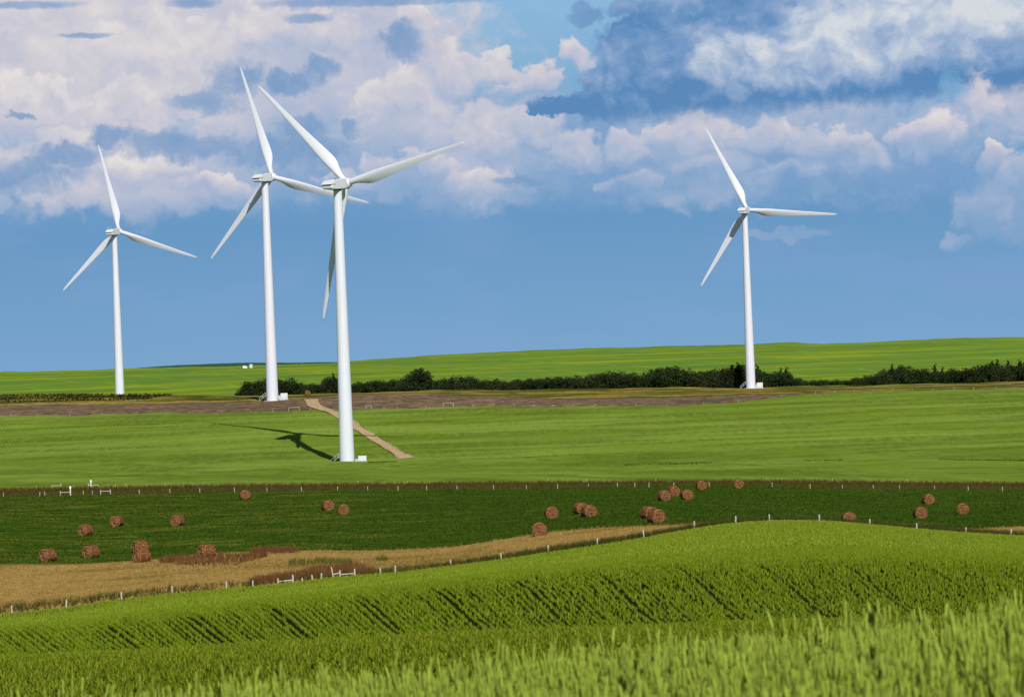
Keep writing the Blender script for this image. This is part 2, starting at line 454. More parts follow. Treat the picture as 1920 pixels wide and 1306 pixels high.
def m_soil():
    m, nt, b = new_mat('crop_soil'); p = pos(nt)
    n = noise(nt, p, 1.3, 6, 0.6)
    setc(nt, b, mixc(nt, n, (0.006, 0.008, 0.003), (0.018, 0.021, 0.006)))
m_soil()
def m_hay():
    m, nt, b = new_mat('hay_stubble'); p = pos(nt)
    st = noise(nt, sc(nt, p, 0.28, 0.85), 1.0, 7, 0.66)
    big = noise(nt, sc(nt, p, 0.018, 0.02), 1.0, 5, 0.6)
    pat = noise(nt, sc(nt, p, 0.05, 0.09), 1.0, 6, 0.62)
    c = mixc(nt, st.step(0.34, 0.66), (0.013, 0.036, 0.003), (0.050, 0.100, 0.008))
    c = mixc(nt, pat.step(0.52, 0.70) * st.step(0.4, 0.6) * 0.75, c, (0.115, 0.135, 0.018))
    # dry, yellowed patches thin out to the right of the field
    xs = nt.nodes.new('ShaderNodeSeparateXYZ'); nt.links.new(p.s, xs.inputs[0])
    side = X(nt, xs.outputs[0]).step(-45.0, 5.0, 1.0, 0.12)
    dry = noise(nt, sc(nt, p, 0.09, 0.35), 1.0, 7, 0.68)
    c = mixc(nt, dry.step(0.53, 0.68) * side * 0.8, c, (0.22, 0.19, 0.035))
    c = mixc(nt, big.step(0.45, 0.75) * 0.35, c, (0.013, 0.040, 0.004))
    sw = wave(nt, rotz(nt, p, R(84)), 0.075, 1.6, 0.05, 2)
    c = mixc(nt, sw.step(0.55, 0.95) * 0.4, c, (0.075, 0.120, 0.012))
    setc(nt, b, c)
    bump(nt, b, st, 0.5)
m_hay()
def m_dry():
    m, nt, b = new_mat('dry_grass'); p = pos(nt)
    n1 = noise(nt, sc(nt, p, 0.06, 0.10), 1.0, 6, 0.6)
    n2 = noise(nt, sc(nt, p, 1.2, 1.2), 1.0, 5, 0.65)
    n3 = noise(nt, sc(nt, p, 0.11, 0.06), 1.0, 5, 0.6)
    c = mixc(nt, n2.step(0.3, 0.7), (0.21, 0.125, 0.030), (0.40, 0.270, 0.090))
    c = mixc(nt, n1.step(0.50, 0.66) * 0.75, c, (0.13, 0.115, 0.018))
    c = mixc(nt, n3.step(0.60, 0.72) * 0.6, c, (0.13, 0.055, 0.025))
    setc(nt, b, c); bump(nt, b, n2, 0.25)
m_dry()
def m_verge():
    m, nt, b = new_mat('verge_grass'); p = pos(nt)
    xs = nt.nodes.new('ShaderNodeSeparateXYZ'); nt.links.new(p.s, xs.inputs[0])
    y = X(nt, xs.outputs[1])
    n1 = noise(nt, sc(nt, p, 0.12, 0.12), 1.0, 6, 0.65)
    n2 = noise(nt, sc(nt, p, 1.0, 0.7), 1.0, 5, 0.6)
    yy = y + (n1 - 0.5) * 22.0
    c = mixc(nt, n2.step(0.35, 0.65), (0.030, 0.040, 0.008), (0.085, 0.090, 0.018))
    c = mixc(nt, yy.step(568.0, 576.0) * n2.step(0.2, 0.6), c, (0.085, 0.040, 0.012))
    c = mixc(nt, yy.step(582.0, 590.0) * 0.8, c, (0.20, 0.13, 0.035))
    setc(nt, b, c); bump(nt, b, n2, 0.4)
m_verge()
def m_field():
    m, nt, b = new_mat('mid_crop'); p = pos(nt)
    rows = wave(nt, rotz(nt, p, R(-17)), 0.27, 1.5, 0.06, 2)
    big = noise(nt, sc(nt, p, 0.011, 0.006), 1.0, 5, 0.55)
    streak = noise(nt, sc(nt, p, 0.020, 0.022), 1.0, 6, 0.6)
    fine = noise(nt, sc(nt, p, 0.55, 0.075), 1.0, 6, 0.68)
    c = mixc(nt, big.step(0.32, 0.68), (0.116, 0.180, 0.018), (0.166, 0.238, 0.036))
    c = mixc(nt, streak.step(0.50, 0.78) * 0.45, c, (0.108, 0.160, 0.014))
    c = mixc(nt, streak.step(0.25, 0.48, 1.0, 0.0) * 0.35, c, (0.215, 0.268, 0.050))
    rowmask = noise(nt, sc(nt, p, 0.014, 0.012), 1.0, 4, 0.55).step(0.44, 0.60)
    c = mixc(nt, rows.step(0.35, 0.85) * rowmask * fine.step(0.3, 0.6) * 0.95, c, (0.062, 0.100, 0.010))
    c = mixc(nt, fine.step(0.47, 0.70) * 0.40, c, (0.088, 0.132, 0.012))
    setc(nt, b, c)
    bump(nt, b, fine * 0.5 + rows * rowmask * 0.8, 0.35)
m_field()
def m_plough():
    m, nt, b = new_mat('ploughed_soil'); p = pos(nt)
    n1 = noise(nt, sc(nt, p, 0.30, 0.16), 1.0, 7, 0.70)
    n2 = noise(nt, sc(nt, p, 0.020, 0.05), 1.0, 5, 0.6)
    n3 = noise(nt, sc(nt, p, 0.5, 0.25), 1.0, 4, 0.7)
    c = mixc(nt, n1.step(0.32, 0.68), (0.075, 0.050, 0.030), (0.220, 0.148, 0.095))
    c = mixc(nt, n2.step(0.50, 0.66) * 0.7, c, (0.060, 0.068, 0.030))
    c = mixc(nt, n3.step(0.66, 0.74) * 0.5, c, (0.33, 0.26, 0.20))
    setc(nt, b, c); bump(nt, b, n1, 0.6)
m_plough()
def m_strip():
    m, nt, b = new_mat('tawny_grass'); p = pos(nt)
    n1 = noise(nt, sc(nt, p, 0.016, 0.05), 1.0, 6, 0.62)
    n2 = noise(nt, sc(nt, p, 0.35, 0.2), 1.0, 6, 0.66)
    c = mixc(nt, n2.step(0.3, 0.7), (0.17, 0.130, 0.022), (0.32, 0.235, 0.060))
    c = mixc(nt, n1.step(0.44, 0.54), c, (0.055, 0.066, 0.012))
    setc(nt, b, c); bump(nt, b, n2, 0.5)
m_strip()
def m_hill():
    m, nt, b = new_mat('far_crop'); p = pos(nt)
    n1 = noise(nt, sc(nt, p, 0.0065, 0.0017), 1.0, 4, 0.5)
    n2 = noise(nt, sc(nt, p, 0.004, 0.0014), 1.0, 6, 0.6)
    st = noise(nt, sc(nt, p, 0.03, 0.0035), 1.0, 5, 0.6)
    c = mixc(nt, n2.step(0.3, 0.7), (0.082, 0.165, 0.030), (0.142, 0.232, 0.024))
    c = mixc(nt, n1.step(0.48, 0.66) * 0.7, c, (0.22, 0.275, 0.014))
    c = mixc(nt, n1.step(0.58, 0.74) * st.step(0.4, 0.6) * 0.6, c, (0.38, 0.37, 0.008))
    c = mixc(nt, st.step(0.5, 0.7) * 0.45, c, (0.060, 0.135, 0.034))
    # faint wheel tracks running down the slope
    tr = wave(nt, rotz(nt, p, R(-20)), 0.0042, 1.2, 0.01, 1)
    c = mixc(nt, tr.step(0.985, 1.0) * 0.5, c, (0.22, 0.27, 0.03))
    setc(nt, b, c)
m_hill()
def m_ridge():
    m, nt, b = new_mat('distant_grass'); p = pos(nt)
    n2 = noise(nt, sc(nt, p, 0.006, 0.01), 1.0, 5, 0.6)
    setc(nt, b, mixc(nt, n2, (0.022, 0.070, 0.045), (0.040, 0.100, 0.060)))
m_ridge()
def m_track():
    m, nt, b = new_mat('track_gravel'); p = pos(nt)
    n = noise(nt, p, 0.6, 6, 0.65)
    setc(nt, b, mixc(nt, n.step(0.3, 0.7), (0.30, 0.210, 0.110), (0.45, 0.330, 0.195))); bump(nt, b, n, 0.1)
m_track()
def m_foliage(name, trans=0.25, rough=0.6):
    """colour of every leaf comes from the leaf colour attribute"""
    m = bpy.data.materials.new(name); m.use_nodes = True; nt = m.node_tree; nt.nodes.clear()
    at = nt.nodes.new('ShaderNodeAttribute'); at.attribute_name = 'leaf'
    d = nt.nodes.new('ShaderNodeBsdfDiffuse'); t = nt.nodes.new('ShaderNodeBsdfTranslucent')
    gl = nt.nodes.new('ShaderNodeBsdfGlossy'); gl.inputs['Roughness'].default_value = rough
    gl.inputs['Color'].default_value = (0.7, 0.8, 0.6, 1)
    nt.links.new(at.outputs['Color'], d.inputs[0]); nt.links.new(at.outputs['Color'], t.inputs[0])
    mx = nt.nodes.new('ShaderNodeMixShader'); mx.inputs[0].default_value = trans
    nt.links.new(d.outputs[0], mx.inputs[1]); nt.links.new(t.outputs[0], mx.inputs[2])
    m2 = nt.nodes.new('ShaderNodeMixShader'); m2.inputs[0].default_value = 0.008
    nt.links.new(mx.outputs[0], m2.inputs[1]); nt.links.new(gl.outputs[0], m2.inputs[2])
    o = nt.nodes.new('ShaderNodeOutputMaterial'); nt.links.new(m2.outputs[0], o.inputs[0])
    MATS[name] = m
m_foliage('leaves'); m_foliage('tree_leaves', 0.12)
def m_bale():
    m, nt, b = new_mat('bale_hay'); p = obj_co(nt)
    n = noise(nt, p, 6.0, 5, 0.7); n2 = noise(nt, sc(nt, p, 2.0, 14.0, 2.0), 1.6, 6, 0.7); n3 = noise(nt, p, 2.0, 4, 0.6)
    oi = nt.nodes.new('ShaderNodeObjectInfo'); rnd = X(nt, oi.outputs['Random'])
    c = mixc(nt, n.step(0.40, 0.62), (0.030, 0.010, 0.004), (0.270, 0.125, 0.050))
    c = mixc(nt, n3.step(0.45, 0.7) * 0.6, c, (0.080, 0.030, 0.015))
    c = mixc(nt, n2.step(0.55, 0.70) * 0.6, c, (0.46, 0.29, 0.12))
    c = mixc(nt, rnd * 0.25, c, (0.12, 0.050, 0.026))
    sp = nt.nodes.new('ShaderNodeSeparateXYZ'); nt.links.new(p.s, sp.inputs[0])
    px, py, pz = (X(nt, sp.outputs[i]) for i in range(3))
    zc = pz - 0.65
    rad = (px * px + zc * zc).pow(0.5); ang = px._m('ARCTAN2', zc)
    roll_ = ((rad * 52.0 + ang * 1.0) + n3 * 5.0)._m('SINE')          # the hay is rolled up in a spiral
    c = mixc(nt, roll_.step(0.1, 0.9) * py._m('ABSOLUTE').step(0.62, 0.70) * 0.55, c, (0.42, 0.23, 0.10))
    setc(nt, b, c); bump(nt, b, n, 0.10)
m_bale()
def m_paint():
    m, nt, b = new_mat('turbine_paint'); p = obj_co(nt)
    n = noise(nt, sc(nt, p, 1, 1, 0.06), 1.5, 5, 0.6)
    setc(nt, b, mixc(nt, n.step(0.45, 0.75) * 0.6, (0.555, 0.575, 0.640), (0.50, 0.52, 0.565)))
    b.inputs['Roughness'].default_value = 0.45; b.inputs['Specular IOR Level'].default_value = 0.4
m_paint()
flat('nacelle_paint', (0.51, 0.54, 0.57), 0.5, 0.04, 0.8)
flat('dark_vent', (0.02, 0.022, 0.026), 0.7)
flat('concrete', (0.40, 0.39, 0.36), 0.9, 0.15, 1.0)
flat('cabinet_paint', (0.54, 0.57, 0.59), 0.5, 0.05, 1.5)
flat('galvanised', (0.45, 0.47, 0.48), 0.5, 0.1, 3.0, 0.3)
flat('bleached_wood', (0.42, 0.39, 0.34), 0.85, 0.15, 6.0)
flat('marker_white', (0.75, 0.75, 0.73), 0.5, 0.06)
flat('bark', (0.075, 0.060, 0.045), 0.9, 0.3)
flat('shed_white', (0.75, 0.75, 0.75), 0.6, 0.05)
flat('shed_grey', (0.42, 0.50, 0.58), 0.5, 0.05)
flat('dark_wood', (0.03, 0.026, 0.02), 0.9)
flat('pale_metal', (0.62, 0.64, 0.66), 0.4, 0.05)


# ------------------------------------------------------------------ object helpers
def tag(o, label=None, cat=None, group=None, kind=None):
    if label: o['label'] = label
    if cat: o['category'] = cat
    if group: o['group'] = group
    if kind: o['kind'] = kind
    return o
def np_mesh(name, V, T, mat, col=None, smooth=False, quads=False):
    """V (n,3), T (m,3|4) arrays -> mesh, quickly"""
    me = bpy.data.meshes.new(name)
    V = np.ascontiguousarray(V, dtype=np.float32); T = np.ascontiguousarray(T, dtype=np.int32)
    k = T.shape[1]
    me.vertices.add(len(V)); me.vertices.foreach_set('co', V.ravel())
    me.loops.add(T.size); me.loops.foreach_set('vertex_index', T.ravel())
    me.polygons.add(len(T)); me.polygons.foreach_set('loop_start', np.arange(0, T.size, k, dtype=np.int32))
    me.polygons.foreach_set('loop_total', np.full(len(T), k, dtype=np.int32))
    if smooth: me.polygons.foreach_set('use_smooth', np.ones(len(T), dtype=bool))
    me.update(calc_edges=True)
    if col is not None:
        a = me.attributes.new('leaf', 'FLOAT_COLOR', 'POINT')
        a.data.foreach_set('color', np.concatenate([col, np.ones((len(col), 1))], 1).astype(np.float32).ravel())
    me.materials.append(MATS[mat] if isinstance(mat, str) else mat)
    return me
def link(name, me, parent=None, loc=None):
    o = bpy.data.objects.new(name, me); COL.objects.link(o)
    if parent: o.parent = parent
    if loc is not None: o.location = loc
    return o
def empty(name, loc, rz=0.0):
    o = bpy.data.objects.new(name, None); COL.objects.link(o); o.location = loc; o.rotation_euler.z = rz
    o.empty_display_size = 0.5
    return o
def bm_mesh(name, bm, mat, smooth=False):
    me = bpy.data.meshes.new(name); bmesh.ops.recalc_face_normals(bm, faces=bm.faces); bm.to_mesh(me); bm.free()
    me.materials.append(MATS[mat])
    if smooth: me.polygons.foreach_set('use_smooth', [True] * len(me.polygons))
    return me
def box(bm, c, s, rz=0.0, bev=0.0):
    r = bmesh.ops.create_cube(bm, size=1.0)
    bmesh.ops.scale(bm, vec=s, verts=r['verts'])
    if bev:
        es = {e for v in r['verts'] for e in v.link_edges}
        rr = bmesh.ops.bevel(bm, geom=list(es), offset=bev, segments=2, affect='EDGES')
        vs = list({v for f in rr['faces'] for v in f.verts} | {v for v in r['verts'] if v.is_valid})
    else: vs = r['verts']
    if rz: bmesh.ops.rotate(bm, cent=(0, 0, 0), matrix=Matrix.Rotation(rz, 3, 'Z'), verts=vs)
    bmesh.ops.translate(bm, vec=c, verts=vs)
def rings(bm, sections, cap=True):
    """loft closed sections (lists of 3-vectors)"""
    prev = None; first = None
    for s in sections:
        vs = [bm.verts.new(p) for p in s]
        if prev:
            n = len(vs)
            for i in range(n): bm.faces.new((prev[i], prev[(i+1) % n], vs[(i+1) % n], vs[i]))
        else: first = vs
        prev = vs
    if cap: bm.faces.new(first[::-1]); bm.faces.new(prev)
def tube(bm, a, b, r0, r1=None, n=8, cap=True):
    a, b = Vector(a), Vector(b); r1 = r0 if r1 is None else r1
    d = (b - a).normalized(); x = d.orthogonal().normalized(); y = d.cross(x)
    rings(bm, [[c + (x * math.cos(t) + y * math.sin(t)) * r for t in [2 * math.pi * i / n for i in range(n)]]
               for c, r in ((a, r0), (b, r1))], cap)


# ------------------------------------------------------------------ the land
us = np.concatenate([np.geomspace(-12000, -1290, 26)[:-1], np.arange(-1290, 1291, 6.0), np.geomspace(1290, 12000, 26)[1:]])
def zone(name, k0, k1, n, mat, label=None, geo=False):
    d0, d1 = ROWD(k0, us), ROWD(k1, us)
    t = np.linspace(0, 1, n + 1)[:, None]
    D = d0 * (d1 / d0) ** t if geo else d0 + (d1 - d0) * t
    U = np.broadcast_to(us, D.shape)
    z = terrain_uD(U, D) + EYE
    V = np.stack([U * D / F, D, z], -1).reshape(-1, 3)
    m, c = D.shape
    i = np.arange(m * c).reshape(m, c)
    Q = np.stack([i[:-1, :-1], i[:-1, 1:], i[1:, 1:], i[1:, :-1]], -1).reshape(-1, 4)
    o = link(name, np_mesh(name, V, Q, mat, smooth=True))
    tag(o, kind='structure')
    return o
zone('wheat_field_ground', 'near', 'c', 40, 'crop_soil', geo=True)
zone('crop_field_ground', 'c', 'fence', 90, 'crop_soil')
zone('dry_grass_ground', 'fence', 'hay_near', 24, 'dry_grass')
zone('hay_field', 'hay_near', 'hay_far', 60, 'hay_stubble')
zone('verge', 'hay_far', 'verge_far', 14, 'verge_grass')
zone('crop_field', 'verge_far', 'field_far', 110, 'mid_crop')
zone('ploughed_field', 'field_far', 'plough_far', 20, 'ploughed_soil')
zone('grass_strip', 'plough_far', 'belt', 40, 'tawny_grass')
zone('far_hill', 'belt', 'hill_back', 90, 'far_crop')
zone('distant_ridge', 'hill_back', 'end', 30, 'distant_grass')

# dirt track climbing from the field to the middle turbine
def strip(name, pts, mat, d0, d1, lift):
    V = []
    for (x0, y0, x1, y1) in pts:
        a = place(x0, y0, d0, d1); b = place(x1, y1, d0, d1)
        for t in np.linspace(0, 1, 7):
            q = a.lerp(b, t); q.z = float(ground(q.x, q.y)) + lift; V.append(q[:])
    V = np.array(V).reshape(len(pts), 7, 3)
    c = [Curve(np.arange(len(pts)), V[:, j, k]) for j in range(7) for k in range(3)]
    tt = np.linspace(0, len(pts) - 1, len(pts) * 14)
    W = np.stack([f(tt) for f in c], -1).reshape(len(tt), 7, 3)
    for j in (0, 6): W[:, j, 0] += np.convolve(rng.normal(0, .6, len(tt)), np.ones(15) / 15, 'same')
    W[..., 2] = ground(W[..., 0], W[..., 1]) + lift * (1 - 0.0)
    i = np.arange(len(tt) * 7).reshape(len(tt), 7)
    Q = np.stack([i[:-1, :-1], i[:-1, 1:], i[1:, 1:], i[1:, :-1]], -1).reshape(-1, 4)
    o = link(name, np_mesh(name, W.reshape(-1, 3), Q, mat, smooth=True)); tag(o, kind='structure'); return o
strip('dirt_track', [(750, 861, 778, 857), (739, 851, 760, 848), (719, 840, 742, 838), (699, 827, 720, 825.5), (679, 814, 701, 813), (665, 805, 684, 804),
                     (650, 795, 669, 792), (636, 785.4, 654, 783), (619, 775.5, 640, 776), (599, 768.5, 622, 768), (579, 761.5, 606, 762),
                     (574, 755, 599, 756), (569, 748.5, 597, 748)], 'track_gravel', 900, 1260, 0.12)

# ------------------------------------------------------------------ wind turbines
def m4(x, y, z, o): 
    m = Matrix((x, y, z)).transposed().to_4x4(); m.translation = o; return m
def blade_mesh():
    L = 40.3; n = 28; bm = bmesh.new(); secs = []
    rs = [1.0, 1.8, 2.6, 3.6, 5, 6.5, 8, 9.5, 12, 15, 18, 22, 26, 30, 33.5, 36.5, 38.5, 39.6, L]
    chord = Curve([1, 2.6, 5, 8.5, 12, 20, 30, 37, 39.3, L], [1.75, 1.75, 2.5, 3.45, 3.2, 2.35, 1.5, 0.95, 0.6, 0.12])
    thick = Curve([1, 2.6, 5, 8.5, 14, 25, L], [1.0, 1.0, 0.62, 0.36, 0.26, 0.19, 0.16])
    rnd = Curve([1, 2.6, 7, L], [0, 0, 1, 1])
    tw = Curve([1, 5, 9, 15, 25, L], [15, 15, 12, 7, 2.5, 0])
    for r in rs:
        c, th, w, a = float(chord(np.array(r))), float(thick(np.array(r))), float(rnd(np.array(r))), R(float(tw(np.array(r))) + 3)
        s = []
        for i in range(n):
            t = 2 * math.pi * i / n
            # circle
            cx, cy = math.cos(t) * c / 2, math.sin(t) * c / 2 * th
            # airfoil: x from leading (+0.3c) to trailing (-0.7c)
            xx = (1 + math.cos(t)) / 2       # 1 leading, 0 trailing
            q = 1 - xx
            yt = 5 * th * (0.2969 * math.sqrt(q) - 0.126 * q - 0.3516 * q * q + 0.2843 * q**3 - 0.1015 * q**4) * c
            ax, ay = (0.30 - q) * c, yt * (1 if math.sin(t) >= 0 else -0.75)
            px, py = cx + (ax - cx) * w, cy + (ay - cy) * w
            s.append((r, px * math.cos(a) - py * math.sin(a), px * math.sin(a) + py * math.cos(a)))
        secs.append(s)
    rings(bm, secs)
    return bm_mesh('blade', bm, 'turbine_paint', True)
def tower_mesh(h):
    bm = bmesh.new(); n = 56; secs = []
    prof = [(-1.5, 2.14)] + [(h * j / 12, 2.1 + (1.2 - 2.1) * j / 12) for j in range(13)]
    for z, r in prof:
        secs.append([(r * math.cos(2 * math.pi * i / n), r * math.sin(2 * math.pi * i / n), z) for i in range(n)])
    rings(bm, secs, cap=False)
    me = bm_mesh('tower', bm, 'turbine_paint', True)
    return me
def nacelle_mesh():
    # +Y towards the rotor, origin on the tower axis at hub height
    bm = bmesh.new(); secs = []
    def sec(y, w, zb, zt, r, lean=0.0):
        out = []
        for cx, cz, a0 in ((w - r, zt - r, 0), (-(w - r), zt - r, 90), (-(w - r), zb + r, 180), (w - r, zb + r, 270)):
            for k in range(5):
                a = R(a0 + 22.5 * k); px, pz = cx + r * math.cos(a), cz + r * math.sin(a)
                out.append((px, y + lean * (pz - zb), pz))
        return out
    secs = [sec(-5.55, 1.35, -0.75, 0.35, 0.18), sec(-5.45, 1.5, -0.95, 0.55, 0.22), sec(-4.9, 1.68, -1.15, 0.95, 0.24),
            sec(-4.0, 1.74, -1.30, 1.22, 0.26), sec(-2.6, 1.76, -1.38, 1.42, 0.26), sec(0.0, 1.76, -1.42, 1.46, 0.26),
            sec(1.9, 1.74, -1.42, 1.46, 0.28), sec(2.35, 1.62, -1.32, 1.34, 0.30), sec(2.5, 1.4, -1.12, 1.12, 0.32)]
    rings(bm, secs)
    me = bm_mesh('nacelle', bm, 'nacelle_paint', False)
    return me
def vent_mesh():
    bm = bmesh.new()
    rings(bm, [[(-1.52, -5.62, 0.02), (1.52, -5.62, 0.02), (1.52, -5.62, 0.2), (-1.52, -5.62, 0.2)],
               [(-1.81, -3.9, -0.02), (1.81, -3.9, -0.02), (1.81, -3.9, 0.12), (-1.81, -3.9, 0.12)]])
    return bm_mesh('cooling_slot', bm, 'dark_vent')
def hood_mesh():
    bm = bmesh.new()
    rings(bm, [[(-1.66, -6.0, 0.2), (1.66, -6.0, 0.2), (1.6, -5.75, 0.42), (-1.6, -5.75, 0.42)],
               [(-1.83, -4.2, 0.16), (1.83, -4.2, 0.16), (1.72, -4.2, 1.27), (-1.72, -4.2, 1.27)],
               [(-1.80, -3.4, 0.3), (1.80, -3.4, 0.3), (1.70, -3.4, 1.40), (-1.70, -3.4, 1.40)]])
    bmesh.ops.bevel(bm, geom=bm.edges[:], offset=0.05, segments=2, affect='EDGES')
    return bm_mesh('rear_hood', bm, 'nacelle_paint')
def hub_mesh():
    bm = bmesh.new(); n = 32
    prof = [(-2.5, 1.0), (-1.0, 1.05), (-0.95, 1.3), (-0.8, 1.42), (0.0, 1.5), (0.8, 1.42), (1.4, 1.12), (1.85, 0.7), (2.05, 0.3), (2.1, 0.05)]
    rings(bm, [[(r * math.cos(2*math.pi*i/n), y, r * math.sin(2*math.pi*i/n)) for i in range(n)] for y, r in prof])
    return bm_mesh('hub', bm, 'turbine_paint', True)
def mast_mesh():
    bm = bmesh.new()
    tube(bm, (0, 0, -0.1), (0, 0, 1.0), 0.045, n=6)
    tube(bm, (-0.45, 0, 0.85), (0.45, 0, 0.85), 0.03, n=6)
    for s in (-0.45, 0.45):
        tube(bm, (s, 0, 0.85), (s, 0, 1.15), 0.03, n=6); box(bm, (s, 0, 1.2), (0.22, 0.22, 0.12))
    return bm_mesh('wind_sensor', bm, 'pale_metal')
def stairs_mesh():
    bm = bmesh.new()
    for s in (-0.55, 0.55):
        tube(bm, (-4.6, s, 0.0), (-2.3, s, 1.9), 0.07, n=6)
        tube(bm, (-4.6, s, 1.0), (-2.3, s, 2.9), 0.045, n=6)
        for x, z in ((-4.6, 0.0), (-3.4, 0.95), (-2.3, 1.9)): tube(bm, (x, s, z), (x, s, z + 1.0), 0.045, n=6)
    for k in range(8): box(bm, (-4.5 + k * 0.29, 0, 0.12 + k * 0.24), (0.26, 1.05, 0.05))
    box(bm, (-2.2, 0, 1.9), (0.9, 1.1, 0.06))
    return bm_mesh('access_stairs', bm, 'galvanised')
def pad_mesh():
    bm = bmesh.new(); n = 40
    rings(bm, [[(r * math.cos(2*math.pi*i/n), r * math.sin(2*math.pi*i/n), z) for i in range(n)] for z, r in ((-1.5, 3.1), (0.12, 3.1), (0.2, 3.0))])
    return bm_mesh('foundation', bm, 'concrete')
def plain(mesh_fn): return mesh_fn()
BL, NA, VE, HO, HU, MA, ST, PA = (f() for f in (blade_mesh, nacelle_mesh, vent_mesh, hood_mesh, hub_mesh, mast_mesh, stairs_mesh, pad_mesh))
def small_part(name, mat, fn):
    bm = bmesh.new(); fn(bm); return bm_mesh(name, bm, mat)
HA = small_part('roof_hatch', 'dark_vent', lambda bm: box(bm, (0, 0, 0), (0.7, 0.7, 0.16), bev=0.03))
AE = small_part('antenna', 'galvanised', lambda bm: tube(bm, (0, 0, -0.1), (0, 0, 1.7), 0.03, n=6))
COLR = small_part('yaw_collar', 'dark_vent', lambda bm: rings(bm, [[(r*math.cos(2*math.pi*i/32), r*math.sin(2*math.pi*i/32), z) for i in range(32)] for z, r in ((-0.25, 1.22), (0.3, 1.22))]))
SJ = small_part('section_joint', 'turbine_paint', lambda bm: rings(bm, [[(r*math.cos(2*math.pi*i/48), r*math.sin(2*math.pi*i/48), z) for i in range(48)] for z, r in ((-0.09, 1.0), (0.09, 1.0))]))
HUBH = 78.0
TM = tower_mesh(HUBH - 1.55)
def turbine(x, y, s, yaw, phase, label, stairs=True):
    D = F / s; u, e = ray(x, y); Xw = float(u) / s
    zg = float(ground(Xw, D)); zb = float(e) / s + EYE       # hub height measured from the photo
    zg = min(zg, zb + 4)
    root = empty('wind_turbine', (Xw, D, zg))
    dz = zb - zg                                             # correction keeps the hub where it stands
    H = HUBH + dz
    tag(root, label, 'wind turbine', 'white wind turbines')
    t = link('tower', TM, root); t.scale.z = (H - 1.55) / (HUBH - 1.55)
    az = math.atan2(Xw, D); ya = R(yaw) + az
    nac = link('nacelle', NA, root, (0, 0, H)); nac.rotation_euler = (R(5), 0, -ya)
    for nm, me, lo in (('cooling_slot', VE, (0, 0, 0)), ('rear_hood', HO, (0, 0, 0)), ('roof_hatch', HA, (0.2, -0.9, 1.5)),
                       ('wind_sensor', MA, (-0.7, -4.3, 1.2)), ('antenna', AE, (0.3, -3.3, 1.35))):
        link(nm, me, nac, lo)
    link('yaw_collar', COLR, root, (0, 0, H - 1.55))
    for j in (1 / 3, 2 / 3):                                 # bolted joints between the tower sections
        zj = (H - 1.55) * j; f = link('section_joint', SJ, root, (0, 0, zj)); rj = 2.1 - 0.9 * j + 0.012; f.scale = (rj, rj, 1)
    n = Vector((math.sin(ya) * math.cos(R(5)), math.cos(ya) * math.cos(R(5)), math.sin(R(5))))
    e1 = Vector((math.cos(ya), -math.sin(ya), 0)); e2 = e1.cross(n)
    C = Vector((0, 0, H)) + n * 4.9
    hub = link('hub', HU, root); hub.matrix_local = m4(e1, n, e2, C)
    for k in range(3):
        ph = R(phase + 120 * k)
        sp = e1 * math.sin(ph) + e2 * math.cos(ph)
        ld = -(e1 * math.cos(ph) - e2 * math.sin(ph))
        b = link('blade', BL, root); b.matrix_local = m4(sp, ld, sp.cross(ld), C)
    link('foundation', PA, root)
    if stairs: link('access_stairs', ST, root, (0, 0, 0.15))
    return root
T1 = turbine(651, 865, 6.67, 33, -43.0, 'nearest and largest white wind turbine, standing in the green field beside its shadow')
T2 = turbine(511, 750, 5.35, 33, -13.9, 'white wind turbine just behind the nearest one, with a blade pointing straight up', True)
T3 = turbine(225.5, 757, 4.136, 26, -10.4, 'leftmost white wind turbine, its base behind a dark scrub ridge', False)
T4 = turbine(1408, 729, 4.29, 15, -24.7, 'lone white wind turbine at the right in front of dark trees', True)

# pad-mounted cabinets beside three of the towers
def cabinet(root, s, off, label, rz=0.0):
    b = root.location; px, py = b.x + off, b.y - 1.0
    o = empty('transformer_cabinet', (px, py, float(ground(px, py)) - 0.05), rz)
    tag(o, label, 'cabinet', 'cabinets at the turbine feet')
    w, h, d = s
    link('plinth', small_part('plinth', 'concrete', lambda bm: box(bm, (0, 0, 0.1), (w + 0.5, d + 0.5, 0.3))), o)
    link('housing', small_part('housing', 'cabinet_paint', lambda bm: box(bm, (0, 0, 0.25 + h / 2), (w, d, h), bev=0.05)), o)
    for sx in (-1, 1):
        dr = link('door', small_part('door', 'cabinet_paint', lambda bm: box(bm, (0, 0, 0), (w / 2 - 0.1, 0.05, h - 0.25), bev=0.01)), o, (sx * w / 4, -d / 2 - 0.02, 0.25 + h / 2))
        link('vent', small_part('vent', 'galvanised', lambda bm: [box(bm, (0, 0, k * 0.09), (w / 4, 0.05, 0.045)) for k in range(4)]), dr, (0, -0.03, -h * 0.28))
    link('side_box', small_part('side_box', 'galvanised', lambda bm: box(bm, (-w / 2 - 0.45, 0, 0.25 + h * 0.3), (0.8, d * 0.7, h * 0.6), bev=0.03)), o)
    return o
cabinet(T1, (2.3, 2.0, 1.6), 4.35, 'pale grey metal cabinet at the foot of the nearest turbine')
cabinet(T2, (2.4, 2.2, 1.6), 4.2, 'pale grey metal cabinet beside the second turbine and the dirt track')
cabinet(T4, (2.6, 2.3, 1.6), 3.8, 'pale grey metal cabinet at the foot of the lone right turbine')

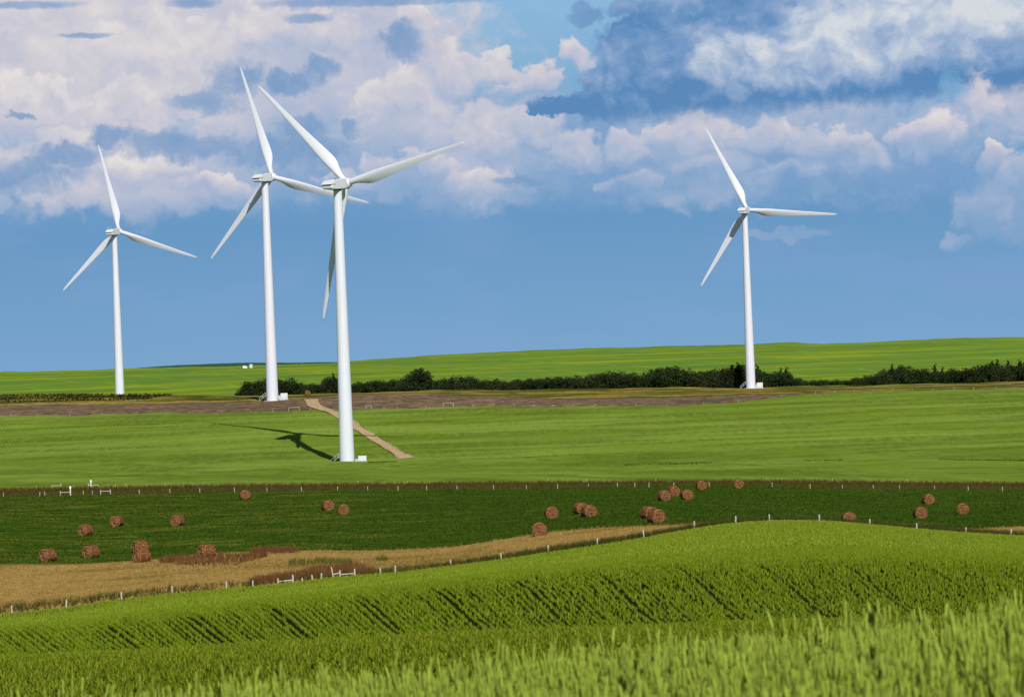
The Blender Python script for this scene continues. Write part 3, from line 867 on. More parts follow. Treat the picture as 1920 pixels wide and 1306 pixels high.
# ------------------------------------------------------------------ hay bales
def bale_mesh(seed):
    r_ = np.random.default_rng(seed); n = 30
    secs = []; Rr, Lh = 0.80, 0.74
    prof = [(-Lh - 0.05, 0.10), (-Lh + 0.03, 0.17), (-Lh - 0.04, 0.26), (-Lh + 0.04, 0.34), (-Lh - 0.03, 0.44), (-Lh + 0.05, 0.52),
            (-Lh - 0.02, 0.62), (-Lh + 0.05, 0.70), (-Lh + 0.12, 0.78), (-Lh + 0.3, 0.80), (-0.25, 0.805), (0.0, 0.79), (0.25, 0.805)]
    prof = prof + [(-a, b) for a, b in prof[::-1] if a < -0.3]
    bm = bmesh.new()
    ph = r_.uniform(0, 6.28, 6)
    for y, r in prof:
        s = []
        for i in range(n):
            t = 2 * math.pi * i / n
            rr = r * (1 + 0.025 * math.sin(2 * t + ph[0]) + 0.02 * math.sin(3 * t + ph[1] + y) + r_.normal(0, 0.012))
            x, z = rr * math.cos(t), rr * math.sin(t)
            if z < -0.62: z = -0.62 + (z + 0.62) * 0.25      # sagged where it sits
            s.append((x * (1.05 if z < 0 else 1.0), y + r_.normal(0, 0.02), z + 0.65))
        secs.append(s)
    rings(bm, secs)
    return bm_mesh('bale', bm, 'bale_hay', False)
BALES = [bale_mesh(k) for k in range(6)]
def bale(x, yb, rz, label, d0=340, d1=560, k=[0], sc_=1.0, lift=-0.05):
    p = place(x, yb, d0, d1)
    o = link('hay_bale', BALES[k[0] % 6], None, (p.x, p.y, p.z + lift)); k[0] += 1
    o.rotation_euler = (rng.normal(0, 0.03), rng.normal(0, 0.05), R(rz)); o.scale = (sc_, sc_, sc_)
    tag(o, label, 'hay bale', 'round hay bales'); return o
bale(91, 1052, -35, 'round hay bale at the far left edge of the hay field near the tan grass')
bale(171, 1045, -38, 'round hay bale lying level just left of the overlapping pair of bales')
bale(161, 1003, -30, 'round hay bale in the left of the field, lower left of another lone bale')
bale(219, 986, -15, 'round hay bale up and right of the left field bale')
bale(333, 985, -25, 'low round hay bale alone right of the two left mid-field bales')
bale(267, 1053, -45, 'front bale of the overlapping pair beside the tan grass at left')
bale(264, 1036, -55, 'paler rear bale showing above the front bale of the left pair')
bale(388, 1044, -50, 'round hay bale half hidden behind reddish weeds at the field edge')
bale(460, 935, 12, 'round hay bale near the far fence, left of the nearest turbine')
bale(615, 956, 20, 'left bale of two round bales below the nearest turbine')
bale(644, 964, 5, 'right bale of two round bales below the nearest turbine')
bale(1035, 971, 8, 'lone round hay bale in the middle of the field left of a touching pair')
bale(1012, 1004, -5, 'round hay bale in the middle just above the tan grass strip')
bale(1090, 963, 25, 'rear left bale of the touching pair in mid field')
bale(1104, 968, 22, 'front right bale of the touching pair in mid field')
bale(1217, 972, 28, 'rear left bale of the touching pair close to the tan strip')
bale(1231, 979, 26, 'front right bale of the touching pair close to the tan strip')
bale(1245, 938, 24, 'left bale of the cluster of three near the far fence')
bale(1263, 929, 22, 'rear bale of the cluster of three near the far fence')
bale(1289, 936, 15, 'right bale of the cluster of three near the far fence')
bale(1315, 917, 5, 'round hay bale against the far fence above the cluster of three')
bale(1385, 915, 0, 'round hay bale against the far fence, rightmost of those by the fence')
bale(1741, 944, 10, 'highest of the three bales at the right of the hay field')
bale(1726, 971, 8, 'lowest of the three bales at the right of the hay field')
bale(1806, 963, -8, 'rightmost round hay bale in the hay field')
bale(1592, 982, 5, 'round hay bale half hidden behind the crest of the near crop field', d0=345)
bale(577, 741, 10, 'small bale far off beside the top of the dirt track', d0=1215, d1=1500, sc_=1.35)

# ------------------------------------------------------------------ fences
ORD = ['first', 'second', 'third', 'fourth', 'fifth', 'sixth', 'seventh', 'eighth', 'ninth', 'tenth', 'eleventh', 'twelfth', 'thirteenth',
       'fourteenth', 'fifteenth', 'sixteenth', 'seventeenth', 'eighteenth', 'nineteenth', 'twentieth']
def ordn(i):
    if i < 20: return ORD[i]
    tens = {2: 'twenty', 3: 'thirty', 4: 'forty', 5: 'fifty', 6: 'sixty', 7: 'seventy', 8: 'eighty', 9: 'ninety', 10: 'hundred-and'}
    q, r_ = divmod(i + 1, 10)
    return tens[q].replace('ty', 'tieth') if r_ == 0 else tens[q] + '-' + ORD[r_ - 1]
def post_mesh(h, r, seed):
    r_ = random.Random(seed); bm = bmesh.new(); n = 9
    rings(bm, [[(r * k * (1 + r_.uniform(-.08, .08)) * math.cos(2*math.pi*i/n) + dx, r * k * math.sin(2*math.pi*i/n), z) for i in range(n)]
               for z, k, dx in ((-0.3, 1.06, 0), (h * 0.5, 1.0, r_.uniform(-.01, .01)), (h * 0.97, 0.96, 0.0), (h, 0.8, 0.0))])
    return bm_mesh('post', bm, 'bleached_wood')
NP = [post_mesh(0.66, 0.066, k) for k in range(4)]
FP = [post_mesh(0.72, 0.05, 10 + k) for k in range(4)]
JP = [post_mesh(0.70, 0.06, 20 + k) for k in range(3)]
def posts(xs, curve, D0, D1, meshes, line, group, tilt=0.05, lift=0.0):
    for i, x in enumerate(xs):
        y = float(np.interp(x, [c[0] for c in curve], [c[1] for c in curve]))
        p = place(x, y, D0, D1)
        o = link('fence_post', meshes[i % len(meshes)], None, (p.x, p.y, float(ground(p.x, p.y)) + lift))
        o.rotation_euler = (rng.normal(0, tilt), rng.normal(0, tilt), rng.uniform(0, 6))
        tag(o, 'pale wooden fence post, %s from the left %s' % (ordn(i), line), 'fence post', group)
def on_line(x, key):
    """the point of a boundary line at photo column x"""
    u = x - 960.0
    r_ = [r for r in ROWS if r[0] == key][0]
    for _ in range(4):
        D = float(r_[1](np.array(u))); e = float(r_[2](np.array(u))) * F / D
        u = ((x - 960.0) + sr * (e - 37.0)) / cr
    Xw = u * D / F
    return Xw, D
def line_posts(xs, key, dy, meshes, line, group, tilt=0.05, sc_=None):
    for i, x in enumerate(xs):
        Xw, D = on_line(x, key); D += dy
        o = link('fence_post', meshes[i % len(meshes)], None, (Xw, D, float(ground(Xw, D))))
        o.rotation_euler = (rng.normal(0, tilt), rng.normal(0, tilt), rng.uniform(0, 6))
        s = sc_[i] if sc_ else 1.0
        o.scale = (1, 1, s * rng.uniform(0.92, 1.08))
        tag(o, 'pale wooden fence post, %s from the left %s' % (ordn(i), line), 'fence post', group)
line_posts([21, 123, 227, 322, 424, 473, 566, 585, 602, 713, 741, 845, 940, 1028, 1120, 1208, 1303, 1380, 1444, 1537, 1632, 1720, 1813, 1898],
           'fence', 0.6, NP, 'along the edge of the near crop field', 'posts of the near fence', 0.04,
           [1, 1, 1, 1, 1, .8, .55, .75, .85, .9, 1.05, 1, 1, 1, 1.05, 1.2, 1.1, 1.1, 1.05, 1.05, 1, .9, .9, .95])
line_posts([5, 73, 83, 155, 172, 260, 318, 374, 439, 500, 565, 632, 689, 746, 800, 857, 925, 987, 1046, 1104, 1158, 1191, 1217, 1264, 1331, 1449,
            1520, 1581, 1639, 1688, 1754, 1817, 1881], 'hay_far', 1.0, FP, 'along the far side of the hay field', 'posts behind the hay field', 0.06)
line_posts([70, 141, 205, 218, 238, 311, 672, 764, 1027, 1100, 1160, 1229, 1310, 1436, 1560, 1700, 1850], 'verge_far', -1.0, FP,
           'along the brown verge below the turbine field', 'posts of the verge fence', 0.05, [.8] * 17)
line_posts([20, 68, 130, 190, 255, 300, 355, 416, 470, 511, 582, 601, 720, 745, 798, 887, 925, 964, 1001, 1038, 1076, 1116, 1193, 1250, 1320, 1385, 1465,
            1530, 1565, 1602, 1638, 1675, 1711, 1750, 1790, 1826, 1868],
           'field_far', 1.0, JP, 'along the ploughed field beyond the turbine field', 'posts by the ploughed field', 0.04,
           [.7 if x < 530 or 700 < x < 800 else 1.0 for x in [20, 68, 130, 190, 255, 300, 355, 416, 470, 511, 582, 601, 720, 745, 798, 887, 925, 964, 1001, 1038, 1076, 1116, 1193, 1250, 1320, 1385, 1465,
            1530, 1565, 1602, 1638, 1675, 1711, 1750, 1790, 1826, 1868]])
def brace(x0, x1, key, dy, h0, h1, rail, label, extra=None, rr=0.058):
    a = on_line(x0, key); b = on_line(x1, key)
    a = Vector((a[0], a[1] + dy, 0)); b = Vector((b[0], b[1] + dy, 0))
    for q in (a, b): q.z = float(ground(q.x, q.y))
    o = empty('fence_brace', a); tag(o, label, 'fence brace', 'braced post pairs in the fences')
    d = b - a
    link('post', small_part('post', 'bleached_wood', lambda bm: tube(bm, (0, 0, -0.3), (0.02, 0, h0), rr * 1.15, rr, 9)), o)
    link('post', small_part('post', 'bleached_wood', lambda bm: tube(bm, (0, 0, -0.3), (-0.01, 0, h1), rr * 1.35, rr * 1.2, 9)), o, d)
    link('rail', small_part('rail', 'bleached_wood', lambda bm: tube(bm, Vector((0, 0, rail)), d + Vector((0, 0, rail)), rr * 0.9, rr * 0.85, 8)), o)
    if extra == 'lean':
        link('leaning_post', small_part('leaning_post', 'bleached_wood', lambda bm: tube(bm, (-0.55, 0, -0.2), (-0.75, 0, 1.0), rr, rr * .9, 8)), o)
        link('diagonal_rail', small_part('diagonal_rail', 'bleached_wood', lambda bm: tube(bm, (-0.62, 0, 0.28), (0.0, 0, 0.42), rr * .8, rr * .8, 8)), o)
    return o
brace(520.5, 549, 'fence', 0.5, 0.55, 0.72, 0.26, 'left white braced post pair on the near fence by reddish weeds')
brace(637, 665, 'fence', 0.5, 0.66, 0.66, 0.26, 'right white braced post group on the near fence with a leaning post', 'lean')
brace(112.5, 131, 'hay_far', 0.5, 0.75, 0.8, 0.5, 'white braced post pair with the marker post behind the hay field')
brace(188, 206.5, 'hay_far', 0.5, 0.8, 0.8, 0.55, 'white braced post pair right of the marker posts behind the hay field')
brace(99, 116, 'verge_far', -1.0, 0.6, 0.9, 0.5, 'pale braced post pair on the verge left of the marker posts')
brace(167, 186, 'verge_far', -1.0, 0.9, 0.6, 0.5, 'pale braced post pair on the verge at the rear marker post')
brace(541, 561, 'field_far', 1.0, 1.25, 1.25, 1.2, 'pale post frame by the ploughed field left of the nearest tower')
brace(686, 696, 'field_far', 1.0, 1.2, 1.2, 1.15, 'small pale post frame by the ploughed field right of the nearest tower')
brace(831, 850, 'field_far', 1.0, 1.3, 1.3, 1.25, 'pale goal-like post frame along the ploughed field in mid picture')
def marker(x, key, dy, h, label):
    Xw, D = on_line(x, key); D += dy
    o = empty('marker_post', (Xw, D, float(ground(Xw, D)))); tag(o, label, 'marker post', 'white marker posts')
    link('shaft', small_part('shaft', 'marker_white', lambda bm: tube(bm, (0, 0, -0.3), (0, 0, h), 0.09, 0.09, 10)), o)
    link('cap', small_part('cap', 'marker_white', lambda bm: rings(bm, [[(r*math.cos(2*math.pi*i/12), r*math.sin(2*math.pi*i/12), z) for i in range(12)]
         for z, r in ((h - 0.42, 0.10), (h - 0.38, 0.16), (h - 0.05, 0.16), (h + 0.02, 0.10))])), o)
marker(131, 'hay_far', 0.9, 1.45, 'thick white marker post in front of the verge at left')
marker(171.5, 'verge_far', -0.4, 1.35, 'thick white marker post on the far edge of the verge at left')

# small far things on the hill
def far_thing(name, x, y, build, label, cat):
    p = place(x, y, 1600, 3200); o = empty(name, p); tag(o, label, cat); build(o); return o
def b_shed(o):
    link('wall', small_part('wall', 'shed_white', lambda bm: box(bm, (0, 0, 0.8), (2.3, 2.0, 1.6), bev=0.1)), o)
    link('roof', small_part('roof', 'shed_white', lambda bm: rings(bm, [[(-1.25, y, 1.58), (1.25, y, 1.58), (0.9, y, 2.0), (-0.9, y, 2.0)] for y in (-1.1, 1.1)])), o)
    link('cab', small_part('cab', 'shed_white', lambda bm: box(bm, (1.7, 0, 0.6), (0.9, 1.6, 1.2), bev=0.1)), o)
def b_tank(o):
    link('wall', small_part('wall', 'shed_grey', lambda bm: box(bm, (0, 0, 1.5), (2.3, 2.3, 3.0), bev=0.06)), o)
    link('roof', small_part('roof', 'shed_grey', lambda bm: box(bm, (0, 0, 3.08), (2.5, 2.5, 0.16))), o)
    link('door', small_part('door', 'dark_wood', lambda bm: box(bm, (-1.16, 0, 1.1), (0.06, 1.1, 2.1))), o)
def b_post(o):
    link('pole', small_part('pole', 'dark_wood', lambda bm: tube(bm, (0, 0, -0.5), (0, 0, 2.0), 0.25, 0.2, 8)), o)
    link('box', small_part('box', 'dark_wood', lambda bm: box(bm, (0.1, 0, 1.6), (0.9, 0.6, 0.8), bev=0.05)), o)
far_thing('shed', 458.5, 690.2, b_shed, 'tiny white shed on the far hill left of the second tower', 'shed')
far_thing('equipment_hut', 471, 690, b_tank, 'tiny square blue-grey hut on the far hill left of the second tower', 'hut')
far_thing('utility_post', 561, 685, b_post, 'tiny dark post on the far hill between the two near towers', 'post')

# ------------------------------------------------------------------ trees of the shelterbelt
def crown_mesh(seed, w, h, n, style):
    r_ = np.random.default_rng(seed); P = []; 
    if style == 'bush':
        cl = [(r_.normal(0, .26) * w, r_.normal(0, .26) * w, h * r_.uniform(.12, .84), r_.uniform(.18, .34) * w) for _ in range(16)]
    elif style == 'tall':
        cl = [(r_.normal(0, .10) * w, r_.normal(0, .10) * w, h * t, (1.06 - t) * w * r_.uniform(.28, .42)) for t in np.linspace(.14, .98, 15)]
    else:
        cl = [(math.cos(a) * w * r_.uniform(.1, .42), math.sin(a) * w * r_.uniform(.1, .42), h * r_.uniform(.45, .93), r_.uniform(.12, .2) * w)
              for a in r_.uniform(0, 6.28, 13)]
    C = np.array(cl); k = r_.integers(0, len(C), n)
    d = r_.normal(0, 1, (n, 3)); d /= np.linalg.norm(d, axis=1)[:, None]
    rad = C[k, 3] * r_.uniform(.55, 1.08, n)
    ctr = C[k, :3] + d * rad[:, None] * np.array([1, 1, .85])
    ctr[:, 2] = np.maximum(ctr[:, 2], .12)
    s = r_.uniform(.16, .42, n) * (1 if style != 'open' else .85)
    a = r_.normal(0, 1, (n, 3)); a /= np.linalg.norm(a, axis=1)[:, None]
    b = np.cross(a, d + r_.normal(0, .6, (n, 3))); b /= np.linalg.norm(b, axis=1)[:, None] + 1e-6
    V = np.stack([ctr - a * s[:, None], ctr + b * s[:, None] * .6, ctr + a * s[:, None], ctr - b * s[:, None] * .6], 1).reshape(-1, 3)
    Q = np.arange(4 * n).reshape(n, 4)
    base = np.array([0.015, 0.024, 0.008]) * r_.uniform(.75, 1.35)
    cv = base * r_.uniform(.5, 1.9, (n, 1)) * np.array([1, 1, 1]) + r_.uniform(0, .006, (n, 1)) * np.array([1.0, .8, .1])
    return np_mesh('crown', V, Q, 'tree_leaves', col=np.repeat(cv, 4, 0))
def trunk_mesh(seed, h, style):
    r_ = random.Random(seed); bm = bmesh.new()
    r0 = 0.16 if style != 'open' else 0.2
    pts = [Vector((0, 0, -0.6))]
    for k in range(1, 5): pts.append(Vector((r_.uniform(-.15, .15), r_.uniform(-.15, .15), h * .8 * k / 4)))
    for i in range(4): tube(bm, pts[i], pts[i+1], r0 * (1 - i * .22), r0 * (1 - (i + 1) * .22), 7)
    for _ in range(6):
        i = r_.randint(1, 3); a = r_.uniform(0, 6.28); l = h * r_.uniform(.2, .36)
        tube(bm, pts[i], pts[i] + Vector((math.cos(a) * l * .7, math.sin(a) * l * .7, l * .8)), r0 * .42, r0 * .12, 5)
    return bm_mesh('trunk', bm, 'bark')
KIND = {}
for st, hh, ww, n in (('bush', 6, 7.4, 1900), ('tall', 9, 4.8, 1500), ('open', 9, 6.8, 900)):
    KIND[st] = [(crown_mesh(50 + k * 7 + len(st), ww, hh, n, st), trunk_mesh(90 + k, hh, st), hh) for k in range(5)]
PROF = [(446, 735), (470, 714), (500, 711), (530, 712), (550, 713), (575, 723), (600, 717), (625, 705), (645, 719), (700, 713), (765, 711), (780, 695),
        (787, 692), (800, 700), (808, 712), (850, 706), (900, 708), (950, 713), (1000, 712), (1060, 706), (1100, 703), (1140, 699), (1170, 698),
        (1200, 702), (1225, 695), (1250, 693), (1290, 697), (1330, 696), (1370, 688), (1385, 685), (1410, 690), (1440, 701), (1470, 694), (1484, 708),
        (1520, 712), (1580, 712), (1622, 705), (1660, 692), (1700, 689), (1740, 692), (1765, 698), (1775, 692), (1800, 690), (1830, 688),
        (1870, 681), (1900, 686), (1920, 680), (1990, 684)]
TALLX = [(625, 704), (640, 712), (1383, 684), (1393, 689), (1371, 690), (1421, 688), (1464, 694), (1474, 692), (1672, 687), (1684, 690), (1752, 686), (1767, 692),
         (1861, 681), (1870, 678), (1889, 680), (1912, 679), (1930, 680)]
OPENX = [(781, 693), (792, 697), (1226, 693), (1247, 692), (1262, 690), (1281, 694), (1697, 688), (1850, 690)]
trees = []
x = 448.0
while x < 1990:
    y = float(np.interp(x, [p[0] for p in PROF], [p[1] for p in PROF])) + rng.uniform(-1, 3.5)
    trees.append((x, y, 'bush')); x += rng.uniform(7.0, 11.5)
trees += [(x, y - 5, 'tall') for x, y in TALLX] + [(x, y - 4, 'open') for x, y in OPENX]
trees.sort()
LM = [(511, 'the second tower'), (651, 'the nearest tower'), (787, 'the tall mid clump'), (1200, 'the gappy trees'), (1408, 'the right tower'), (1550, 'the low hedge gap'), (1700, 'the right thicket')]
cnt = {}
for i, (x, y, st) in enumerate(trees):
    u, e_top = ray(x, y)
    D = 1508.0 + rng.uniform(0, 14) + (7 if st != 'bush' else 0)
    Xw = float(u) * D / F; zg = float(ground(Xw, D))
    ht = max(1.6, float(e_top) * D / F + EYE - zg)
    crown, trunk, hh = KIND[st][rng.integers(0, 5)]
    o = empty('shelterbelt_tree', (Xw, D, zg - 0.1), rng.uniform(0, 6.28))
    s = ht / hh * 1.0
    sx = {'bush': min(1.35, max(.55, .35 + .65 * s)), 'tall': s ** .7, 'open': s ** .8}[st]
    o.scale = (sx, sx, s)
    link('crown', crown, o); link('trunk', trunk, o)
    lm = min(LM, key=lambda q: abs(q[0] - x)); side = 'left' if x < lm[0] else 'right'
    key = (lm[1], side, st); cnt.setdefault(key, []).append(o)
    size = {'bush': 'dark bushy tree', 'tall': 'dark pointed tree', 'open': 'dark open-branched tree'}[st]
    o['category'] = 'tree'; o['group'] = 'trees of the dark shelterbelt'; o['label'] = size
    o['_x'] = x
for (lmname, side, st), lst in cnt.items():
    lst.sort(key=lambda o: o['_x'], reverse=(side == 'left'))
    for i, o in enumerate(lst):
        o['label'] = '%s, %s %s of %s' % (o['label'], ordn(i), side, lmname)
        del o['_x']

# ------------------------------------------------------------------ plants scattered as uncountable ground cover
def clump(P, fx, fy, seed=3):
    r_ = np.random.default_rng(seed); s_ = 0
    for f in (1, 1.9, 3.7, 7.1):
        for _ in range(3):
            th = r_.uniform(0, 6.28)
            s_ = s_ + np.sin(P[:, 0] * fx * f * math.cos(th) + P[:, 1] * fy * f * math.sin(th) + r_.uniform(0, 6.28)) / f ** .8
    return s_ / 2.2
def scatter(name, P, templates, scale, colA, colB, label, cat, mat='leaves', tilt=0.12, hcol=0.5, third=None, top=None):
    """P (n,3) base points; templates: list of (verts, tris). One mesh, kind = stuff"""
    n = len(P); Vs, Ts, Cs = [], [], []; off = 0
    which = rng.integers(0, len(templates), n)
    mixv = np.clip(rng.normal(.5, .28, n), 0, 1)[:, None]
    base = np.array(colA) * (1 - mixv) + np.array(colB) * mixv
    if third is not None:                                   # patches of a third colour
        cC, amt, fx, fy = third[:4]
        f = clump(P, fx, fy); thr = np.quantile(f, 1 - amt)
        if len(third) > 4: f = f + third[4](P)
        g = np.clip((f - thr) / .35 + .3, 0, 1)[:, None] * rng.uniform(.4, 1, (n, 1)); base = base * (1 - g) + np.array(cC) * g
    if isinstance(scale, tuple): scale = rng.uniform(*scale, n)
    scale = np.broadcast_to(scale, (n,))
    for k, (tv, tt) in enumerate(templates):
        m = which == k; c = int(m.sum())
        if not c: continue
        a = rng.uniform(0, 6.283, c); ca, sa = np.cos(a), np.sin(a)
        s = scale[m]
        zs = s * (rng.uniform(.85, 1.15, c))
        x = (tv[None, :, 0] * ca[:, None] - tv[None, :, 1] * sa[:, None]) * s[:, None]
        y = (tv[None, :, 0] * sa[:, None] + tv[None, :, 1] * ca[:, None]) * s[:, None]
        z = tv[None, :, 2] * zs[:, None]
        tx, ty = rng.normal(0, tilt, (2, c))
        x = x + z * tx[:, None]; y = y + z * ty[:, None]
        V = np.stack([x, y, z], -1) + P[m][:, None, :]
        Vs.append(V.reshape(-1, 3))
        nv = len(tv)
        Ts.append((tt[None] + (np.arange(c) * nv)[:, None, None] + off).reshape(-1, 3)); off += c * nv
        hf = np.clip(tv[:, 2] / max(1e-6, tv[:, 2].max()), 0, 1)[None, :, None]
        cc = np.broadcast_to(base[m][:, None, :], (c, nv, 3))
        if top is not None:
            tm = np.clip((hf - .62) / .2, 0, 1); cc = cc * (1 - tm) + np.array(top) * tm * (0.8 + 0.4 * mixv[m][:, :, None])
        Cs.append(cc.reshape(-1, 3))
    o = link(name, np_mesh(name, np.concatenate(Vs), np.concatenate(Ts), mat, col=np.concatenate(Cs)))
    tag(o, label, cat, kind='stuff'); return o
def leaf_strip(p0, d, l, w, bend, seg=2, r_=None):
    """tapered curved blade: verts, tris"""
    d = Vector(d).normalized(); side = d.cross(Vector((0, 0, 1)))
    if side.length < .05: side = Vector((1, 0, 0))
    side.normalize(); V = []; T = []
    p = Vector(p0)
    for k in range(seg):
        t = k / seg; ww = w * (1 - .35 * t)
        V += [p - side * ww / 2, p + side * ww / 2]
        p = p + d * (l / seg); d = (d + Vector((0, 0, -bend))).normalized()
    V.append(p)
    for k in range(seg - 1): a = 2 * k; T += [(a, a+1, a+3), (a, a+3, a+2)]
    a = 2 * (seg - 1); T.append((a, a+1, a+2))
    return [tuple(v) for v in V], T
def combine(parts):
    V, T = [], []
    for v, t in parts:
        o = len(V); V += v; T += [tuple(i + o for i in q) for q in t]
    return np.array(V, float), np.array(T, int)
def wheat_template(seed):
    r_ = random.Random(seed); parts = []
    h = 0.74; lean = r_.uniform(-.05, .05); ly = r_.uniform(-.05, .05)
    def at(z): return Vector((lean * z * z, ly * z * z, z))
    w = 0.0035
    parts.append(([tuple(at(.25) + Vector((-w, 0, 0))), tuple(at(.25) + Vector((w, 0, 0))), tuple(at(h) + Vector((w*.7, 0, 0))), tuple(at(h) + Vector((-w*.7, 0, 0)))], [(0,1,2),(0,2,3)]))
    for k in range(3):
        a = r_.uniform(0, 6.28); z = (.28, .44, .58)[k] + r_.uniform(-.03, .03)
        parts.append(leaf_strip(at(z), (math.cos(a) * .45, math.sin(a) * .45, 1.0), r_.uniform(.17, .27), r_.uniform(.012, .020), r_.uniform(.35, .8), 2))
    # ear: stacked spikelets
    ax = Vector((lean * 2 + r_.uniform(-.18, .18), ly * 2 + r_.uniform(-.18, .18), 1)).normalized(); e0 = at(h); L = r_.uniform(.085, .115)
    xx = ax.orthogonal().normalized(); yy = ax.cross(xx); V = []; T = []
    prof = [(0, .004), (.12, .009), (.35, .0130), (.62, .0120), (.85, .0075), (1.0, .001)]
    for i, (t, r0) in enumerate(prof):
        for k in range(4):
            a = k * math.pi / 2 + (i % 2) * .5
            V.append(tuple(e0 + ax * (L * t) + (xx * math.cos(a) * r0 + yy * math.sin(a) * r0 * .75)))
    for i in range(len(prof) - 1):
        for k in range(4):
            a, b = i * 4 + k, i * 4 + (k + 1) % 4; T += [(a, b, b + 4), (a, b + 4, a + 4)]
    parts.append((V, T))
    for k in range(5):
        a = r_.uniform(0, 6.28); b0 = e0 + ax * (L * r_.uniform(.2, .9)); dr = (ax + (xx * math.cos(a) + yy * math.sin(a)) * .35).normalized()
        s = dr.orthogonal().normalized() * .0011
        parts.append(([tuple(b0 - s), tuple(b0 + s), tuple(b0 + dr * r_.uniform(.05, .075))], [(0, 1, 2)]))
    return combine(parts)
def tuft_template(seed, n, h, w, spread, bend, seg=2):
    r_ = random.Random(seed); parts = []
    for k in range(n):
        a = 6.283 * k / n + r_.uniform(-.4, .4); sp = spread * r_.uniform(.35, 1.1)
        p0 = (math.cos(a) * .04 * r_.random(), math.sin(a) * .04 * r_.random(), 0)
        parts.append(leaf_strip(p0, (math.cos(a) * sp, math.sin(a) * sp, 1), h * r_.uniform(.65, 1.15), w * r_.uniform(.7, 1.2), bend * r_.uniform(.5, 1.4), seg))
    return combine(parts)
def fan_points(d0, d1, dens, margin=1080):
    """random ground points inside the seen wedge between two depths"""
    k = margin / F; area = k * (d1 * d1 - d0 * d0); n = int(area * dens)
    D = np.sqrt(rng.uniform(d0 * d0, d1 * d1, n)); u = rng.uniform(-margin, margin, n)
    return u, D
def ground_pts(u, D, lift=0.0):
    return np.stack([u * D / F, D, terrain_uD(u, D) + EYE + lift], -1)

# foreground: green wheat in ear, close to the lens and out of focus
u, D = fan_points(6.2, 24.5, 131, 1180)
P = ground_pts(u, D, -0.02)
hv = 0.83 + 0.08 * np.sin(P[:, 0] * 2.1 + 1.0) * np.sin(P[:, 1] * 1.3) + np.clip(rng.normal(0, .075, len(P)), -.2, .12)
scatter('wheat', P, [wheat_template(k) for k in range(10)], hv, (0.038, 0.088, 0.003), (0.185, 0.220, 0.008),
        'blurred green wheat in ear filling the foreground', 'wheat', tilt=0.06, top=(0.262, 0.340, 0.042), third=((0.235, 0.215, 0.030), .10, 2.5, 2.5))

# the near crop: drilled rows with wheel tracks between them
ca, sa = math.cos(ROW_ANG), math.sin(ROW_ANG)
def row_points(d0, d1, row, step, margin=1060, jit=0.04, fill=1.0, tracks=True):
    w = margin / F * d1 + 6
    # row frame: a along the rows (away to the left), c across
    A = np.arange(d0 * ca - w * sa - 8, d1 * ca + w * sa + 8, step); Cc = np.arange(-w * ca - d1 * sa - 4, w * ca + d1 * sa + 8, row)
    aa, cc = np.meshgrid(A, Cc)
    aa = aa + rng.uniform(-step * .5, step * .5, aa.shape); ci = cc.copy()
    east = np.clip((cc * ca - aa * sa + 10) / 24, 0, 1)                # the rows close up towards the right of the field
    cc = cc + np.clip(rng.normal(0, 1, cc.shape), -1.6, 1.6) * jit * (1 + 1.7 * east)
    idx = np.round((Cc - Cc[0]) / row).astype(int) % 13             # every thirteenth row is a wheel track, its neighbours close in
    if not tracks: idx = idx * 0 + 5
    idx = np.repeat(idx[:, None], aa.shape[1], 1)
    track = idx == 0; thin = (idx == 4) | (idx == 9)
    cc = cc + np.where(idx == 1, -.07, 0) + np.where(idx == 12, .07, 0) + .05 * np.sin(aa * .35 + cc * .2)
    Xp = cc * ca - aa * sa; Yp = cc * sa + aa * ca
    u = Xp / np.maximum(Yp, 1) * F
    ok = (Yp > d0) & (Yp < np.minimum(d1, ROWD('fence', u) - 0.3)) & (np.abs(u) < margin)
    ok &= ~(track & (rng.random(aa.shape) < .97)) & ~(thin & (rng.random(aa.shape) < .4)) & (rng.random(aa.shape) < fill)
    return u[ok], Yp[ok], ci[ok]
crop_small = [tuft_template(100 + k, 6, .19, .050, .42, .20, 1) for k in range(6)]
crop_far = [tuft_template(200 + k, 4, .20, .11, .6, .2, 1) for k in range(6)]
crop_near = [tuft_template(300 + k, 5, .095, .034, .8, .4, 1) for k in range(6)]
CA, CB = (0.105, 0.170, 0.007), (0.225, 0.295, 0.016)
u, D, c = row_points(36, 64, .15, .085, tracks=False)
scatter('near_crop', ground_pts(u, D), crop_near, (.7, 1.1), (0.095, 0.140, 0.006), (0.205, 0.245, 0.014), 'leafy green crop on the hump just beyond the wheat', 'crop')
u, D, c = row_points(132, 172, .26, .085, jit=.022)
uf, Df = fan_points(134, 170, 17, 1060)                       # self-sown plants fill the rows towards the right
cf = (uf * Df / F) * ca + Df * sa; Cc0 = -(1060 / F * 172 + 6) * ca - 172 * sa - 4
kf = (rng.random(len(uf)) < np.clip((uf + 700) / 1200, .08, 1)) & (np.abs(np.mod((cf - Cc0) / .26 + 6.5, 13) - 6.5) > .62)
u, D, c = np.concatenate([u, uf[kf]]), np.concatenate([D, Df[kf]]), np.concatenate([c, cf[kf]])
rowv = np.sin(c * 37.7 + 3 * np.sin(c * 5.1)) * .16
scatter('bank_crop', ground_pts(u, D), crop_small, .98 + rowv + rng.normal(0, .1, len(u)), CA, CB, 'green crop drilled in rows on the bank facing the camera', 'crop')
u, D, c = row_points(158, 313, .31, .27, jit=.05)
keep = rng.random(len(D)) < np.clip((D - 158) / 22, .1, 1); u, D = u[keep], D[keep]
scatter('ridge_crop', ground_pts(u, D), crop_far, (.85, 1.25), (0.150, 0.218, 0.010), (0.240, 0.310, 0.024), 'bright green crop on the long ridge up to the fence', 'crop')

